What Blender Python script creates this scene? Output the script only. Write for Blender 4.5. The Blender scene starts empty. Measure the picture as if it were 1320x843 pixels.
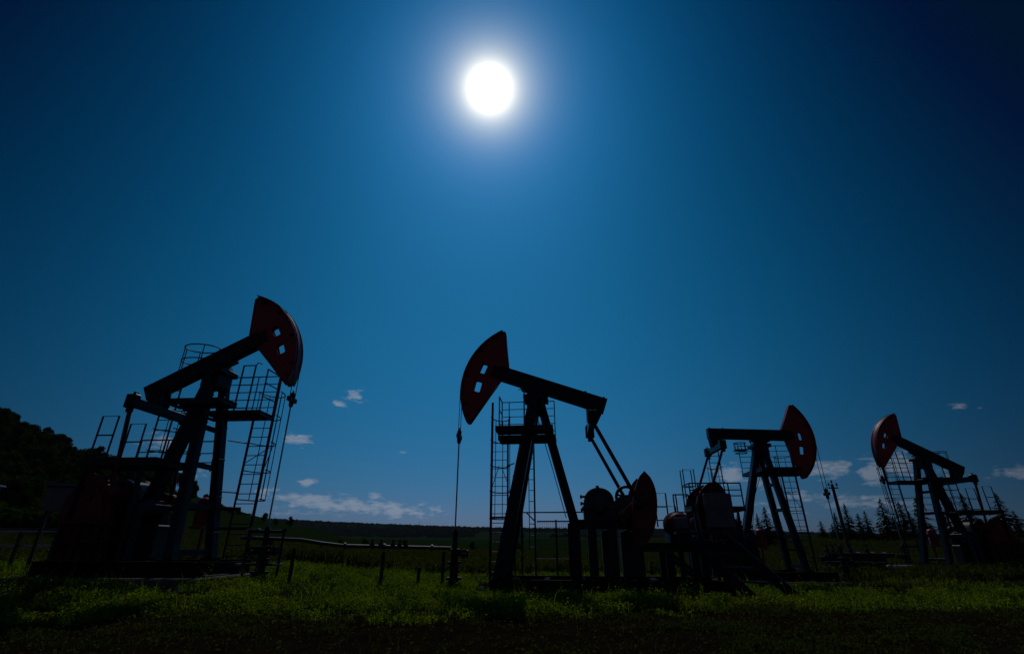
import bpy, math, random
import numpy as np
from mathutils import Vector, Matrix
from mathutils.geometry import tessellate_polygon
random.seed(7); rng = np.random.default_rng(11)
PI = math.pi; R = math.radians
sc = bpy.context.scene
col = sc.collection

# ------------------------------------------------------------------ camera
CAM_H, PITCH, LENS = 1.046, 0.4193, 625 / 1320 * 36
cam_d = bpy.data.cameras.new('camera'); cam = bpy.data.objects.new('camera', cam_d); col.objects.link(cam)
cam.location = (0, 0, CAM_H); cam.rotation_euler = (PI / 2 + PITCH, 0, 0)
cam_d.sensor_width = 36; cam_d.lens = LENS; cam_d.clip_start = 0.05; cam_d.clip_end = 40000
sc.camera = cam

# ------------------------------------------------------------------ materials
def nodes_of(m):
    m.use_nodes = True
    return m.node_tree.nodes, m.node_tree.links, m.node_tree.nodes['Principled BSDF']
def paint(name, c, c2, rough=0.5, metal=0.0, scale=3.0, bump=0.15, lo=0.45, hi=0.7, spec=0.5):
    """a coat with blotches of a second colour (wear, dust or rust) and uneven gloss"""
    m = bpy.data.materials.new(name); n, l, b = nodes_of(m)
    tc = n.new('ShaderNodeTexCoord')
    nz = n.new('ShaderNodeTexNoise'); nz.inputs['Scale'].default_value = scale; nz.inputs['Detail'].default_value = 8
    nz.inputs['Roughness'].default_value = 0.65
    l.new(tc.outputs['Object'], nz.inputs['Vector'])
    rp = n.new('ShaderNodeValToRGB'); rp.color_ramp.elements[0].position = lo; rp.color_ramp.elements[1].position = hi
    rp.color_ramp.elements[0].color = (*c, 1); rp.color_ramp.elements[1].color = (*c2, 1)
    l.new(nz.outputs['Fac'], rp.inputs['Fac']); l.new(rp.outputs['Color'], b.inputs['Base Color'])
    mr = n.new('ShaderNodeMapRange'); mr.inputs['To Min'].default_value = rough - 0.12; mr.inputs['To Max'].default_value = rough + 0.2
    l.new(nz.outputs['Fac'], mr.inputs['Value']); l.new(mr.outputs['Result'], b.inputs['Roughness'])
    b.inputs['Metallic'].default_value = metal
    b.inputs['Specular IOR Level'].default_value = spec
    n2 = n.new('ShaderNodeTexNoise'); n2.inputs['Scale'].default_value = scale * 9; n2.inputs['Detail'].default_value = 4
    l.new(tc.outputs['Object'], n2.inputs['Vector'])
    bp = n.new('ShaderNodeBump'); bp.inputs['Strength'].default_value = bump; bp.inputs['Distance'].default_value = 0.02
    l.new(n2.outputs['Fac'], bp.inputs['Height']); l.new(bp.outputs['Normal'], b.inputs['Normal'])
    return m
def leafy(name, c, c2, trans, scale=1.5, tmix=0.5):
    m = bpy.data.materials.new(name); n, l, b = nodes_of(m); n.remove(b)
    out = n['Material Output']
    g = n.new('ShaderNodeNewGeometry')
    nz = n.new('ShaderNodeTexNoise'); nz.inputs['Scale'].default_value = scale; nz.inputs['Detail'].default_value = 5
    l.new(g.outputs['Position'], nz.inputs['Vector'])
    mr = n.new('ShaderNodeMapRange'); mr.inputs['From Min'].default_value = 0.35; mr.inputs['From Max'].default_value = 0.68
    l.new(nz.outputs['Fac'], mr.inputs['Value'])
    mx = n.new('ShaderNodeMix'); mx.data_type = 'RGBA'; mx.inputs['A'].default_value = (*c, 1); mx.inputs['B'].default_value = (*c2, 1)
    l.new(mr.outputs['Result'], mx.inputs['Factor'])
    d = n.new('ShaderNodeBsdfDiffuse'); t = n.new('ShaderNodeBsdfTranslucent'); mix = n.new('ShaderNodeMixShader')
    l.new(mx.outputs['Result'], d.inputs['Color'])
    mt = n.new('ShaderNodeMix'); mt.data_type = 'RGBA'; mt.blend_type = 'MULTIPLY'; mt.inputs['Factor'].default_value = 1
    l.new(mx.outputs['Result'], mt.inputs['A']); mt.inputs['B'].default_value = (*trans, 1)
    l.new(mt.outputs['Result'], t.inputs['Color'])
    mix.inputs['Fac'].default_value = tmix
    l.new(d.outputs['BSDF'], mix.inputs[1]); l.new(t.outputs['BSDF'], mix.inputs[2]); l.new(mix.outputs['Shader'], out.inputs['Surface'])
    return m
M = dict(
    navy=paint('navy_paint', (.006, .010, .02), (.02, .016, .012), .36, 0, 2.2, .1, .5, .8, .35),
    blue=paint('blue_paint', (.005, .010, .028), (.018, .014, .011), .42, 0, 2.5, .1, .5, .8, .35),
    red=paint('red_paint', (.46, .014, .016), (.26, .018, .014), .36, 0, 1.8, .1, .4, .75),
    redcw=paint('weathered_red_paint', (.20, .010, .010), (.07, .018, .012), .5, 0, 2.5, .15, .4, .7),
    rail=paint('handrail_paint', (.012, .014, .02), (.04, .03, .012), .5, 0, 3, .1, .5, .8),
    steel=paint('dark_steel', (.03, .031, .033), (.04, .028, .02), .5, .3, 3, .15),
    bright=paint('galvanised_steel', (.45, .46, .48), (.3, .28, .26), .3, .8, 4, .08),
    grey=paint('grey_blue_paint', (.13, .155, .18), (.08, .085, .09), .5, 0, 2, .1),
    panel=paint('pale_panel_paint', (.16, .185, .21), (.1, .1, .1), .5, 0, 2, .1),
    gear=paint('gearbox_paint', (.05, .056, .07), (.05, .04, .03), .5, 0, 2, .15),
    concrete=paint('concrete', (.12, .115, .10), (.06, .055, .048), .9, 0, 2.5, .6),
    wood=paint('weathered_wood', (.12, .095, .07), (.06, .05, .04), .85, 0, 6, .4),
    rust=paint('rusty_red_sheet', (.10, .014, .01), (.04, .014, .009), .7, 0, 2.5, .2, .4, .7),
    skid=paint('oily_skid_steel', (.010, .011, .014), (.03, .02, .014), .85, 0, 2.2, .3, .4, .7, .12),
    stone=paint('stone', (.3, .28, .25), (.18, .17, .15), .9, 0, 6, .5),
    pipe=paint('grey_pipe', (.08, .082, .085), (.07, .055, .045), .42, .5, 5, .1),
    white=paint('white_paint', (.75, .75, .74), (.5, .48, .44), .35, 0, 3, .05),
    orange=paint('orange_paint', (.5, .16, .02), (.3, .1, .02), .45, 0, 3, .05),
    insul=paint('porcelain', (.3, .2, .15), (.2, .13, .1), .3, 0, 5, .02),
    bark=paint('bark', (.06, .045, .032), (.03, .024, .018), .95, 0, 8, .8),
    grass=leafy('grass_blades', (.045, .082, .007), (.125, .16, .018), (2.6, 2.7, .9), 1.3, .55),
    dry=leafy('dry_grass', (.065, .07, .018), (.045, .065, .014), (1.5, 1.5, .8), 1.1, .45),
    weed=leafy('weed_leaves', (.03, .075, .012), (.05, .10, .015), (1.8, 2.2, .8), 2.0, .5),
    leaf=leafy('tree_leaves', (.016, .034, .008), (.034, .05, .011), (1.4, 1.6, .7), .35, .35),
    needle=leafy('conifer_needles', (.018, .04, .014), (.03, .055, .02), (1.2, 1.3, .8), .6, .25),
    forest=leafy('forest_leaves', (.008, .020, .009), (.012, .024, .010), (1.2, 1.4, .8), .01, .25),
)
def ground_material():
    m = bpy.data.materials.new('meadow_ground'); n, l, b = nodes_of(m)
    g = n.new('ShaderNodeNewGeometry')
    def noise(scale, det=6):
        q = n.new('ShaderNodeTexNoise'); q.inputs['Scale'].default_value = scale; q.inputs['Detail'].default_value = det
        l.new(g.outputs['Position'], q.inputs['Vector']); return q.outputs['Fac']
    def ramp(fac, p0, c0, p1, c1):
        r = n.new('ShaderNodeValToRGB'); e = r.color_ramp.elements
        e[0].position, e[1].position = p0, p1; e[0].color, e[1].color = (*c0, 1), (*c1, 1)
        l.new(fac, r.inputs['Fac']); return r.outputs['Color']
    fine = ramp(noise(3.1, 9), .35, (.016, .014, .008), .65, (.022, .028, .009))
    broad = ramp(noise(.012, 7), .38, (.017, .029, .006), .62, (.009, .036, .011))
    sep = n.new('ShaderNodeSeparateXYZ'); l.new(g.outputs['Position'], sep.inputs['Vector'])
    mr = n.new('ShaderNodeMapRange'); mr.inputs['From Min'].default_value = 30; mr.inputs['From Max'].default_value = 120
    l.new(sep.outputs['Y'], mr.inputs['Value'])
    mx = n.new('ShaderNodeMix'); mx.data_type = 'RGBA'
    l.new(mr.outputs['Result'], mx.inputs['Factor']); l.new(fine, mx.inputs['A']); l.new(broad, mx.inputs['B'])
    l.new(mx.outputs['Result'], b.inputs['Base Color']); b.inputs['Roughness'].default_value = .95
    b.inputs['Specular IOR Level'].default_value = 0.0
    bp = n.new('ShaderNodeBump'); bp.inputs['Strength'].default_value = .6; bp.inputs['Distance'].default_value = .06
    l.new(noise(9, 6), bp.inputs['Height']); l.new(bp.outputs['Normal'], b.inputs['Normal'])
    return m
M['ground'] = ground_material()
M['dirt'] = paint('track_dirt', (.021, .014, .007), (.009, .006, .003), .95, 0, 1.7, 1.0, .35, .68, 0.0)

# ------------------------------------------------------------------ scene helpers
def link(o, parent=None):
    col.objects.link(o)
    if parent is not None: o.parent = parent
    return o
def tag(o, label=None, cat=None, group=None, kind=None):
    if label: o['label'] = label
    if cat: o['category'] = cat
    if group: o['group'] = group
    if kind: o['kind'] = kind
    return o
def empty(name, loc=(0, 0, 0), rz=0.0):
    o = bpy.data.objects.new(name, None); o.location = loc; o.rotation_euler = (0, 0, rz); o.empty_display_size = .3
    return link(o)
def copy_tree(o, parent=None):
    c = o.copy(); col.objects.link(c)
    if parent is not None: c.parent = parent
    for ch in list(o.children): copy_tree(ch, c)
    return c
class MB:
    def __init__(s): s.v, s.f = [], []
    def add(s, vs, fs):
        k = len(s.v); s.v += [tuple(p) for p in vs]; s.f += [tuple(i + k for i in q) for q in fs]; return s
    def box(s, x0, x1, y0, y1, z0, z1, c=0.0):
        """box with all edges broken by a small chamfer when c > 0"""
        x0, x1 = sorted((x0, x1)); y0, y1 = sorted((y0, y1)); z0, z1 = sorted((z0, z1))
        return s.frame_box(Vector(((x0 + x1) / 2, (y0 + y1) / 2, (z0 + z1) / 2)), Vector((1, 0, 0)), Vector((0, 1, 0)), Vector((0, 0, 1)), (x1 - x0) / 2, (y1 - y0) / 2, (z1 - z0) / 2, c)
    def frame_box(s, o, ax, ay, az, a, b, h, c=0.0):
        c = min(c, a * .45, b * .45, h * .45)
        if c <= 0:
            vs = [o + ax * (a * i) + ay * (b * j) + az * (h * k) for k in (-1, 1) for j in (-1, 1) for i in (-1, 1)]
            return s.add(vs, [(0, 2, 3, 1), (4, 5, 7, 6), (0, 1, 5, 4), (2, 6, 7, 3), (0, 4, 6, 2), (1, 3, 7, 5)])
        ring = [(a - c, b), (a, b - c), (a, -b + c), (a - c, -b), (-a + c, -b), (-a, -b + c), (-a, b - c), (-a + c, b)]
        ins = [(math.copysign(abs(p) - (c if abs(abs(p) - a) < 1e-9 else 0), p), math.copysign(abs(q) - (c if abs(abs(q) - b) < 1e-9 else 0), q)) for p, q in ring]
        vs = []
        for rr, z in ((ins, -h), (ring, -h + c), (ring, h - c), (ins, h)):
            vs += [o + ax * p + ay * q + az * z for p, q in rr]
        fs = [tuple(range(8)), tuple(reversed(range(24, 32)))]
        for k in range(3):
            for i in range(8):
                j = (i + 1) % 8; fs.append((k * 8 + j, k * 8 + i, k * 8 + 8 + i, k * 8 + 8 + j))
        return s.add(vs, fs)
    def bar(s, p, q, w, h, up=(0, 0, 1), c=0.006):
        """rectangular bar from p to q; h is measured along up"""
        p, q = Vector(p), Vector(q); az = (q - p).normalized(); up = Vector(up)
        ax = az.cross(up)
        if ax.length < 1e-4: ax = az.cross(Vector((1, 0, 0)))
        ax.normalize(); ay = ax.cross(az)
        return s.frame_box((p + q) / 2, ax, ay, az, w / 2, h / 2, (q - p).length / 2, c)
    def ibeam(s, p, q, w, h, t=.02, up=(0, 0, 1)):
        p, q, up = Vector(p), Vector(q), Vector(up)
        az = (q - p).normalized(); ax = az.cross(up).normalized(); ay = ax.cross(az)
        s.bar(p + ay * (h / 2 - t / 2), q + ay * (h / 2 - t / 2), w, t, up, .002)
        s.bar(p - ay * (h / 2 - t / 2), q - ay * (h / 2 - t / 2), w, t, up, .002)
        s.bar(p, q, t, h - 2 * t - .002, up, .001)
        return s
    def tube(s, pts, r, n=8, closed=False, cap=True):
        pts = [Vector(p) for p in pts]; m = len(pts); rs = r if isinstance(r, (list, tuple)) else [r] * m
        vs, fs = [], []; ref = None
        for i, p in enumerate(pts):
            if closed: d = pts[(i + 1) % m] - pts[i - 1]
            else: d = pts[min(i + 1, m - 1)] - pts[max(i - 1, 0)]
            d.normalize()
            if ref is None: ref = d.orthogonal().normalized()
            a = ref - d * ref.dot(d)
            if a.length < 1e-5: a = d.orthogonal()
            a.normalize(); ref = a; b = d.cross(a)
            vs += [p + (a * math.cos(2 * PI * k / n) + b * math.sin(2 * PI * k / n)) * rs[i] for k in range(n)]
        for i in range(m if closed else m - 1):
            i2 = (i + 1) % m
            for k in range(n):
                k2 = (k + 1) % n; fs.append((i * n + k, i * n + k2, i2 * n + k2, i2 * n + k))
        if cap and not closed:
            fs.append(tuple(reversed(range(n)))); fs.append(tuple(range((m - 1) * n, m * n)))
        return s.add(vs, fs)
    def lathe(s, o, axis, prof, n=20):
        """prof: (distance along axis, radius)"""
        o, az = Vector(o), Vector(axis).normalized(); ax = az.orthogonal().normalized(); ay = az.cross(ax)
        vs, fs = [], []
        for h, r in prof: vs += [o + az * h + (ax * math.cos(2 * PI * k / n) + ay * math.sin(2 * PI * k / n)) * r for k in range(n)]
        for i in range(len(prof) - 1):
            for k in range(n):
                k2 = (k + 1) % n; fs.append((i * n + k, i * n + k2, (i + 1) * n + k2, (i + 1) * n + k))
        fs.append(tuple(reversed(range(n)))); fs.append(tuple(range((len(prof) - 1) * n, len(prof) * n)))
        return s.add(vs, fs)
    def plate(s, loops, place, h0, h1):
        """flat plate with holes: loops of 2-D points, place(u, v, h) -> point"""
        flat = [p for lp in loops for p in lp]
        tris = tessellate_polygon([[Vector((u, v, 0)) for u, v in lp] for lp in loops])
        k = len(flat)
        vs = [place(u, v, h0) for u, v in flat] + [place(u, v, h1) for u, v in flat]
        fs = [tuple(t) for t in tris] + [tuple(i + k for i in reversed(t)) for t in tris]
        o = 0
        for lp in loops:
            m = len(lp)
            for i in range(m):
                j = (i + 1) % m; fs.append((o + i, o + j, o + j + k, o + i + k))
            o += m
        return s.add(vs, fs)
    def build(s, name, mat, parent=None, smooth=False):
        me = bpy.data.meshes.new(name); me.from_pydata([tuple(v) for v in s.v], [], s.f); me.validate()
        import bmesh
        bm = bmesh.new(); bm.from_mesh(me); bmesh.ops.recalc_face_normals(bm, faces=bm.faces); bm.to_mesh(me); bm.free()
        me.materials.append(M[mat] if isinstance(mat, str) else mat)
        if smooth:
            me.polygons.foreach_set('use_smooth', [True] * len(me.polygons))
            me.set_sharp_from_angle(angle=R(40))
        return link(bpy.data.objects.new(name, me), parent)
def np_mesh(name, verts, quads=None, tris=None, mat=None, parent=None, smooth=False):
    me = bpy.data.meshes.new(name)
    nq = 0 if quads is None else len(quads); nt = 0 if tris is None else len(tris)
    me.vertices.add(len(verts)); me.vertices.foreach_set('co', np.asarray(verts, np.float32).ravel())
    loops = np.concatenate(([np.asarray(quads, np.int32).ravel()] if nq else []) + ([np.asarray(tris, np.int32).ravel()] if nt else []))
    me.loops.add(len(loops)); me.loops.foreach_set('vertex_index', loops)
    start = np.concatenate([np.arange(nq) * 4, nq * 4 + np.arange(nt) * 3]).astype(np.int32)
    me.polygons.add(nq + nt); me.polygons.foreach_set('loop_start', start)
    me.update(calc_edges=True); me.validate()
    if mat: me.materials.append(M[mat] if isinstance(mat, str) else mat)
    if smooth: me.polygons.foreach_set('use_smooth', np.ones(nq + nt, bool))
    return link(bpy.data.objects.new(name, me), parent)

# ------------------------------------------------------------------ terrain
LAT = rng.random((256, 256))
def vnoise(x, y):
    x = np.asarray(x, float); y = np.asarray(y, float)
    xi = np.floor(x).astype(int); yi = np.floor(y).astype(int); fx = x - xi; fy = y - yi
    fx = fx * fx * (3 - 2 * fx); fy = fy * fy * (3 - 2 * fy)
    g = lambda a, b: LAT[a % 256, b % 256]
    return (g(xi, yi) * (1 - fx) + g(xi + 1, yi) * fx) * (1 - fy) + (g(xi, yi + 1) * (1 - fx) + g(xi + 1, yi + 1) * fx) * fy
def fbm(x, y, o=4):
    s, a, t = 0, 1, 0
    for k in range(o): s = s + a * vnoise(x * 2 ** k + 17.3 * k, y * 2 ** k + 5.1 * k); t += a; a *= .5
    return s / t
def sst(a, b, x):
    t = np.clip((np.asarray(x, float) - a) / (b - a), 0, 1); return t * t * (3 - 2 * t)
HQ = [-6, -2.2, -1.5, -1.075, -.96, -.85, -.77, -.69, -.61, -.4955, -.394, -.33, -.26, 6]
HE = [.16, .24, .235, .205, .163, .135, .122, .110, .094, .060, .037, .018, 0, 0]
PADS = [(-2.9, 1.6, -7.935, 12.68, -.084), (-4.8, 1.3, .573, 13.786, 3.03), (-3.8, 1.6, 10.412, 20.442, -.064), (-3.4, 1.6, 19.992, 24.433, 3.176)]
def gz(x, y):
    x = np.asarray(x, float); y = np.asarray(y, float)
    z = .33 * sst(-2.5, -7.5, x) * sst(7, 11, y) - .2 * sst(3, 9, x) * sst(8, 14, y)
    z = z + .1 * sst(13, 20, x) * sst(15, 20, y)
    q = x / np.maximum(y, 1e-3)
    hill = np.interp(q, HQ, HE) * 160 * np.clip((np.hypot(x, y) * .80 - 30) / 135, 0, 1) ** 1.75 * (y > 0)
    hill = hill * (1 - .35 * sst(400, 900, y))
    z = z + hill + 1.5 * sst(28, 75, y) * sst(2, 30, x) * (1 - .3 * sst(100, 200, y))
    far = sst(900, 1900, y) * np.clip(43 - .022 * x + 14 * (fbm(x / 700 + 3, y / 900) - .5), 15, 140)
    z = z + far + 5 * sst(120, 700, y)
    for (u0, u1, px0, py0, yw) in PADS:
        dx, dy = x - px0, y - py0; u = dx * math.cos(yw) + dy * math.sin(yw); w = -dx * math.sin(yw) + dy * math.cos(yw)
        z = z - .13 * sst(u0 - .9, u0, u) * sst(u1 + .9, u1, u) * sst(2.6, 1.7, np.abs(w))
    z = z + .05 * (fbm(x / 1.7, y / 1.7, 3) - .5) * sst(2, 4, np.hypot(x, y)) + .6 * (fbm(x / 22, y / 22, 3) - .5) * sst(25, 60, np.hypot(x, y))
    return z
def gz1(x, y): return float(gz(x, y))
rad = np.concatenate([[0.0], np.geomspace(1.0, 9000, 230)])
ang = np.concatenate([np.linspace(-75, 75, 301), np.linspace(78, 282, 69)]) * PI / 180
rr, aa = np.meshgrid(rad, ang, indexing='ij')
gx, gy = rr * np.sin(aa), rr * np.cos(aa)
V = np.stack([gx, gy, gz(gx, gy)], -1).reshape(-1, 3)
na = len(ang); I, J = np.meshgrid(np.arange(len(rad) - 1), np.arange(na), indexing='ij'); J2 = (J + 1) % na
Q = np.stack([I * na + J, (I + 1) * na + J, (I + 1) * na + J2, I * na + J2], -1).reshape(-1, 4)
g = np_mesh('ground', V, Q[na:], Q[:na][:, 1:], 'ground', smooth=True)
tag(g, kind='structure')

# dirt track along the front, a thin sheet over the ground with ragged edges
xs = np.linspace(-60, 60, 601); ts = np.linspace(0, 1, 30)
def track_edges(x):
    far = 8.9 + .9 * (fbm(x / 1.3, x * 0 + 4.2, 4) - .5) * 2 - .55 * sst(-1, -7, x) + 1.1 * sst(1, 5, x)
    return 1.6 + 0 * x, far
e0, e1 = track_edges(xs)
X = np.repeat(xs[:, None], 30, 1); Y = e0[:, None] + (e1 - e0)[:, None] * ts[None]
Z = gz(X, Y) + .006 + .035 * (fbm(X / .35, Y / .35, 4) - .5) * np.minimum(1, 5 * ts * (1 - ts))[None] + .012 * sst(0, .1, ts)[None] * sst(1, .93, ts)[None]
k = np.arange(600)[:, None] * 30 + np.arange(29)[None]
Q = np.stack([k, k + 30, k + 31, k + 1], -1).reshape(-1, 4)
tr = np_mesh('dirt_track', np.stack([X, Y, Z], -1).reshape(-1, 3), Q, None, 'dirt', smooth=True); tag(tr, kind='structure')

# ------------------------------------------------------------------ the pump jacks
def rail_run(mb, T, pts, z0, h=1.05, mids=(.5,), r=.021, post_r=None, ends=True):
    """handrail along pts (x, w): posts at every point, a top rail and middle rails"""
    for (x, w) in pts: mb.tube([T(x, w, z0), T(x, w, z0 + h)], post_r or r, 6)
    for hh in (h,) + tuple(h * m_ for m_ in mids):
        mb.tube([T(x, w, z0 + hh) for x, w in pts], r if hh == h else r * .8, 6)
def arc_pts(c, r, a0, a1, n): return [(c[0] + r * math.cos(a0 + (a1 - a0) * i / n), c[1] + r * math.sin(a0 + (a1 - a0) * i / n)) for i in range(n + 1)]
GRP = 'pump jacks standing in the oil field'
def pump_jack(label, loc, yaw, side, tilt, p):
    """x runs towards the head, w away from the viewer's side (side = +1/-1 picks the hand), z up"""
    root = empty('pump_jack', loc, yaw); tag(root, label, 'pump jack', GRP)
    T = lambda x, w, z: Vector((x, side * w, z))
    Hp = 5.2; ct, st = math.cos(tilt), math.sin(tilt)
    B = lambda u, v, w=0.0: T(u * ct - v * st, w, Hp + u * st + v * ct)
    up_b = B(0, 1) - B(0, 0)
    xA, wA, zA = p['xA'], .7, .34; xt, wt, zt = -.12, .27, 4.98
    xe = p['skid_end']
    # skid frame
    m = MB()
    for w in (-.85, .85): m.ibeam(T(p.get('skid_front', 1.35), w, .16), T(xe, w, .16), .18, .30)
    xs_ = [p.get('skid_front', 1.35) - .1, .55, -.3, -1.2, -2.1, -3.0, xe + .1]
    for x in xs_:
        if x > xe: m.bar(T(x, -.74, .16), T(x, .74, .16), .14, .24)
    for w in (-.85, .85): m.bar(T(xA, w * .83 - .14, .33), T(xA, w * .83 + .14, .33), .34, .05)
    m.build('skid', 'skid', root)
    # A-frame legs
    for s in (-1, 1):
        m = MB(); a, b = T(xA, s * wA, zA), T(xt, s * wt, zt)
        m.bar(a, b, .235, p.get('legw', .2), (1, 0, 0), .012)
        for f in (.12, .3, .5, .68, .84):
            c = a.lerp(b, f); m.bar(c, c + (b - a).normalized() * .03, .25, p.get('legw', .2) + .015, (1, 0, 0), .003)
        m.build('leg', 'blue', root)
    lw = lambda z: wt + (wA - wt) * (zt - z) / (zt - zA)
    lx = lambda z: xt + (xA - xt) * (zt - z) / (zt - zA)
    for z, hh in ((3.4, .11), (2.45, .12), (1.5, .13), (.48, .13)):
        m = MB(); m.bar(T(lx(z), -lw(z) + .09, z), T(lx(z), lw(z) - .09, z), .1, hh); m.build('cross_tie', 'blue', root)
    # rear brace on its pedestal
    m = MB(); m.bar(T(p['xb'], 0, 1.62), T(xt - .12, 0, zt - .12), .32, .24, (1, 0, 0), .012)
    m.bar(T(p['xb'] - .02, -.3, 1.6), T(p['xb'] - .02, .3, 1.6), .3, .09)
    m.build('brace_leg', 'blue', root)
    m = MB()
    for w in (-.42, .42): m.box(*sorted((p['xb'] - .13, p['xb'] + .17)), *sorted((side * (w - .12), side * (w + .12))), .31, 1.56, .01)
    m.box(p['xb'] - .13, p['xb'] + .17, -.3, .3, 1.34, 1.56, .01)
    m.build('pedestal', 'navy', root)
    # saddle block on top of the frame
    m = MB(); m.box(-.48, .22, -.36, .36, 4.86, 5.0, .015)
    m.box(-.36, .12, -.3, .3, 4.5, 4.86, .02)
    m.plate([[(-.34, 5.0), (.14, 5.0), (.06, 5.16), (-.26, 5.16)]], lambda u, v, h: T(u, h, v), -.24, .24)
    m.lathe(T(-.1, -.36, 5.09), T(0, 1, 0), [(0, .09), (.06, .12), (.66, .12), (.72, .09)], 16)
    m.build('saddle_bearing', 'navy', root)
    # walking beam
    m = MB()
    for w in (-.1, .1):
        m.bar(B(-2.14, .205, w), B(1.32, .205, w), .022, .36, up_b, .002)
    m.bar(B(-2.16, .397), B(1.1, .397), .27, .034, up_b, .004); m.bar(B(-2.16, .017), B(1.1, .017), .27, .034, up_b, .004)
    m.bar(B(-2.16, .205), B(-2.13, .205),   .26, .345, up_b, .002)
    for u in (-1.75, -1.2, -.45, .15, .7):
        for s in (-1, 1): m.bar(B(u - .012, .207, s * .122), B(u + .012, .207, s * .122), .02, .34, up_b, .001)
    for u in (-2.05, -1.5): m.tube([B(u, .41), B(u, .47)], .03, 8)
    m.bar(B(-.45, -.045), B(.3, -.045), .3, .08, up_b, .01)
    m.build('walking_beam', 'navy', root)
    # horse head: two cheek plates, arc plate, ribs
    RH = p['RH']; a0, a1 = -.80, .80
    arc = arc_pts((0, 0), RH, a0, a1, 30)
    top = arc[-1]; bot = arc[0]
    outline = arc + [(top[0] - .035, top[1] + .018), (top[0] - .08, top[1] + .012), (.87, .46), (.87, .3), (1.0, -.14), (bot[0] - .1, bot[1] + .0), (bot[0] - .04, bot[1] - .035)]
    def rnd(x0, x1, y0, y1, sk=.0, r=.035):
        q = []
        for (cx, cy, b0) in ((x1 - r, y1 - r, 0), (x0 + r, y1 - r, 1), (x0 + r, y0 + r, 2), (x1 - r, y0 + r, 3)):
            q += [(cx + r * math.cos((b0 + k / 3) * PI / 2) + sk * (cy - (y0 + y1) / 2), cy + r * math.sin((b0 + k / 3) * PI / 2)) for k in range(4)]
        return q
    holes = [rnd(1.50, 1.675, .02, .33, -.05), rnd(1.45, 1.655, -.56, -.23, .12)]
    hw = p.get('hw', .2)
    head = MB()
    for s in (-1, 1):
        c = s * .075; head.plate([outline] + holes, lambda u, v, h, c=c: B(u, v, c + h), -.008, .008)
    head_o = head.build('horse_head', 'red', root)
    m = MB(); inner = arc_pts((0, 0), RH - .02, a1, a0, 30)
    m.plate([arc_pts((0, 0), RH + .018, a0 - .005, a1, 30) + arc_pts((0, 0), RH - .004, a1, a0 - .005, 30)], lambda u, v, h: B(u, v, h), -hw - .035, hw + .035)
    m.build('arc_plate', 'red', head_o)
    for ang_ in (-.70, -.52, -.09, .36, .66):
        m = MB(); q = (math.cos(ang_), math.sin(ang_)); m.bar(B(q[0] * (RH - .17), q[1] * (RH - .17)), B(q[0] * (RH - .01), q[1] * (RH - .01)), 2 * hw - .02, .014, (up_b * q[0] - (B(1, 0) - B(0, 0)) * q[1]), .001)
        m.build('rib', 'redcw', head_o)
    m = MB(); m.bar(B(.885, .44), B(top[0] - .1, top[1] - .02), 2 * hw - .1, .014, up_b, .001); m.build('back_flange', 'red', head_o)
    m = MB(); m.bar(B(1.01, -.16), B(bot[0] - .08, bot[1] + .04), 2 * hw - .1, .014, (1, 0, 0), .001); m.build('lower_flange', 'red', head_o)
    for ang_ in np.linspace(-.72, .72, 11):
        for q in (-1, 1):
            m = MB(); m.lathe(B(math.cos(ang_) * (RH - .05), math.sin(ang_) * (RH - .05), q * .084), T(0, q, 0), [(0, .016), (.014, .016), (.018, .01)], 6); m.build('rivet', 'bright', head_o)
    # bridle cables, carrier bar and polished rod hanging from the head
    xw = RH + .012
    zc = p['carrier']; ztan = Hp + .02
    for w in (-.13, .13):
        m = MB(); pts = [B(RH * math.cos(q) + .026 * math.cos(q), RH * math.sin(q) + .026 * math.sin(q), w) for q in np.linspace(a1 - .05, -tilt, 14)]
        if -tilt > a0: m.tube(pts + [T(xw + .016, w, zc + .05)], .011, 6)
        else: m.tube(pts[:1] + [T(xw + .016, w, zc)], .011, 6)
        m.build('bridle_cable', 'steel', root)
    m = MB(); m.bar(T(xw + .016, -.2, zc), T(xw + .016, .2, zc), .09, .12, (0, 0, 1), .01)
    m.lathe(T(xw + .016, 0, zc - .2), T(0, 0, 1), [(0, .035), (.05, .06), (.14, .065), (.2, .04), (.27, .065), (.36, .06), (.4, .03)], 12)
    m.build('carrier_bar', 'steel', root, True)
    m = MB(); m.tube([T(xw + .016, 0, zc + .25), T(xw + .016, 0, p.get('rodz', .95))], .02, 8)
    m.build('polished_rod', 'bright', root)
    # tail bearing, equalizer, pitman arms
    eu, ev = -1.93, -.44
    m = MB()
    for w in (-.13, .13):
        m.plate([[(-2.12, -.005), (-1.66, -.005), (-1.78, -.34), (-1.86, -.42), (-2.0, -.42), (-2.08, -.3)]], lambda u, v, h, w=w: B(u, v, w + h), -.02, .02)
    m.lathe(B(eu, -.32, -.2), T(0, 1, 0), [(0, .06), (.03, .09), (.37, .09), (.4, .06)], 14)
    m.build('tail_bearing', 'navy', root)
    le = .97; E = B(eu, ev)
    m = MB(); m.bar(T(E.x, -le - .03, E.z), T(E.x, le + .03, E.z), .17, .22, (0, 0, 1), .012)
    for s in (-1, 1):
        m.box(E.x - .13, E.x + .13, side * (s * le - .1), side * (s * le + .1), E.z - .15, E.z + .19, .02)
        m.tube([T(E.x, s * le, E.z + .19), T(E.x, s * le, E.z + .26)], .03, 8)
        m.tube([T(E.x + .08, s * le, E.z + .19), T(E.x + .08, s * le, E.z + .24)], .02, 8)
    m.build('equalizer_beam', 'navy', root)
    px_, pz_ = p['pin']
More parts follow.
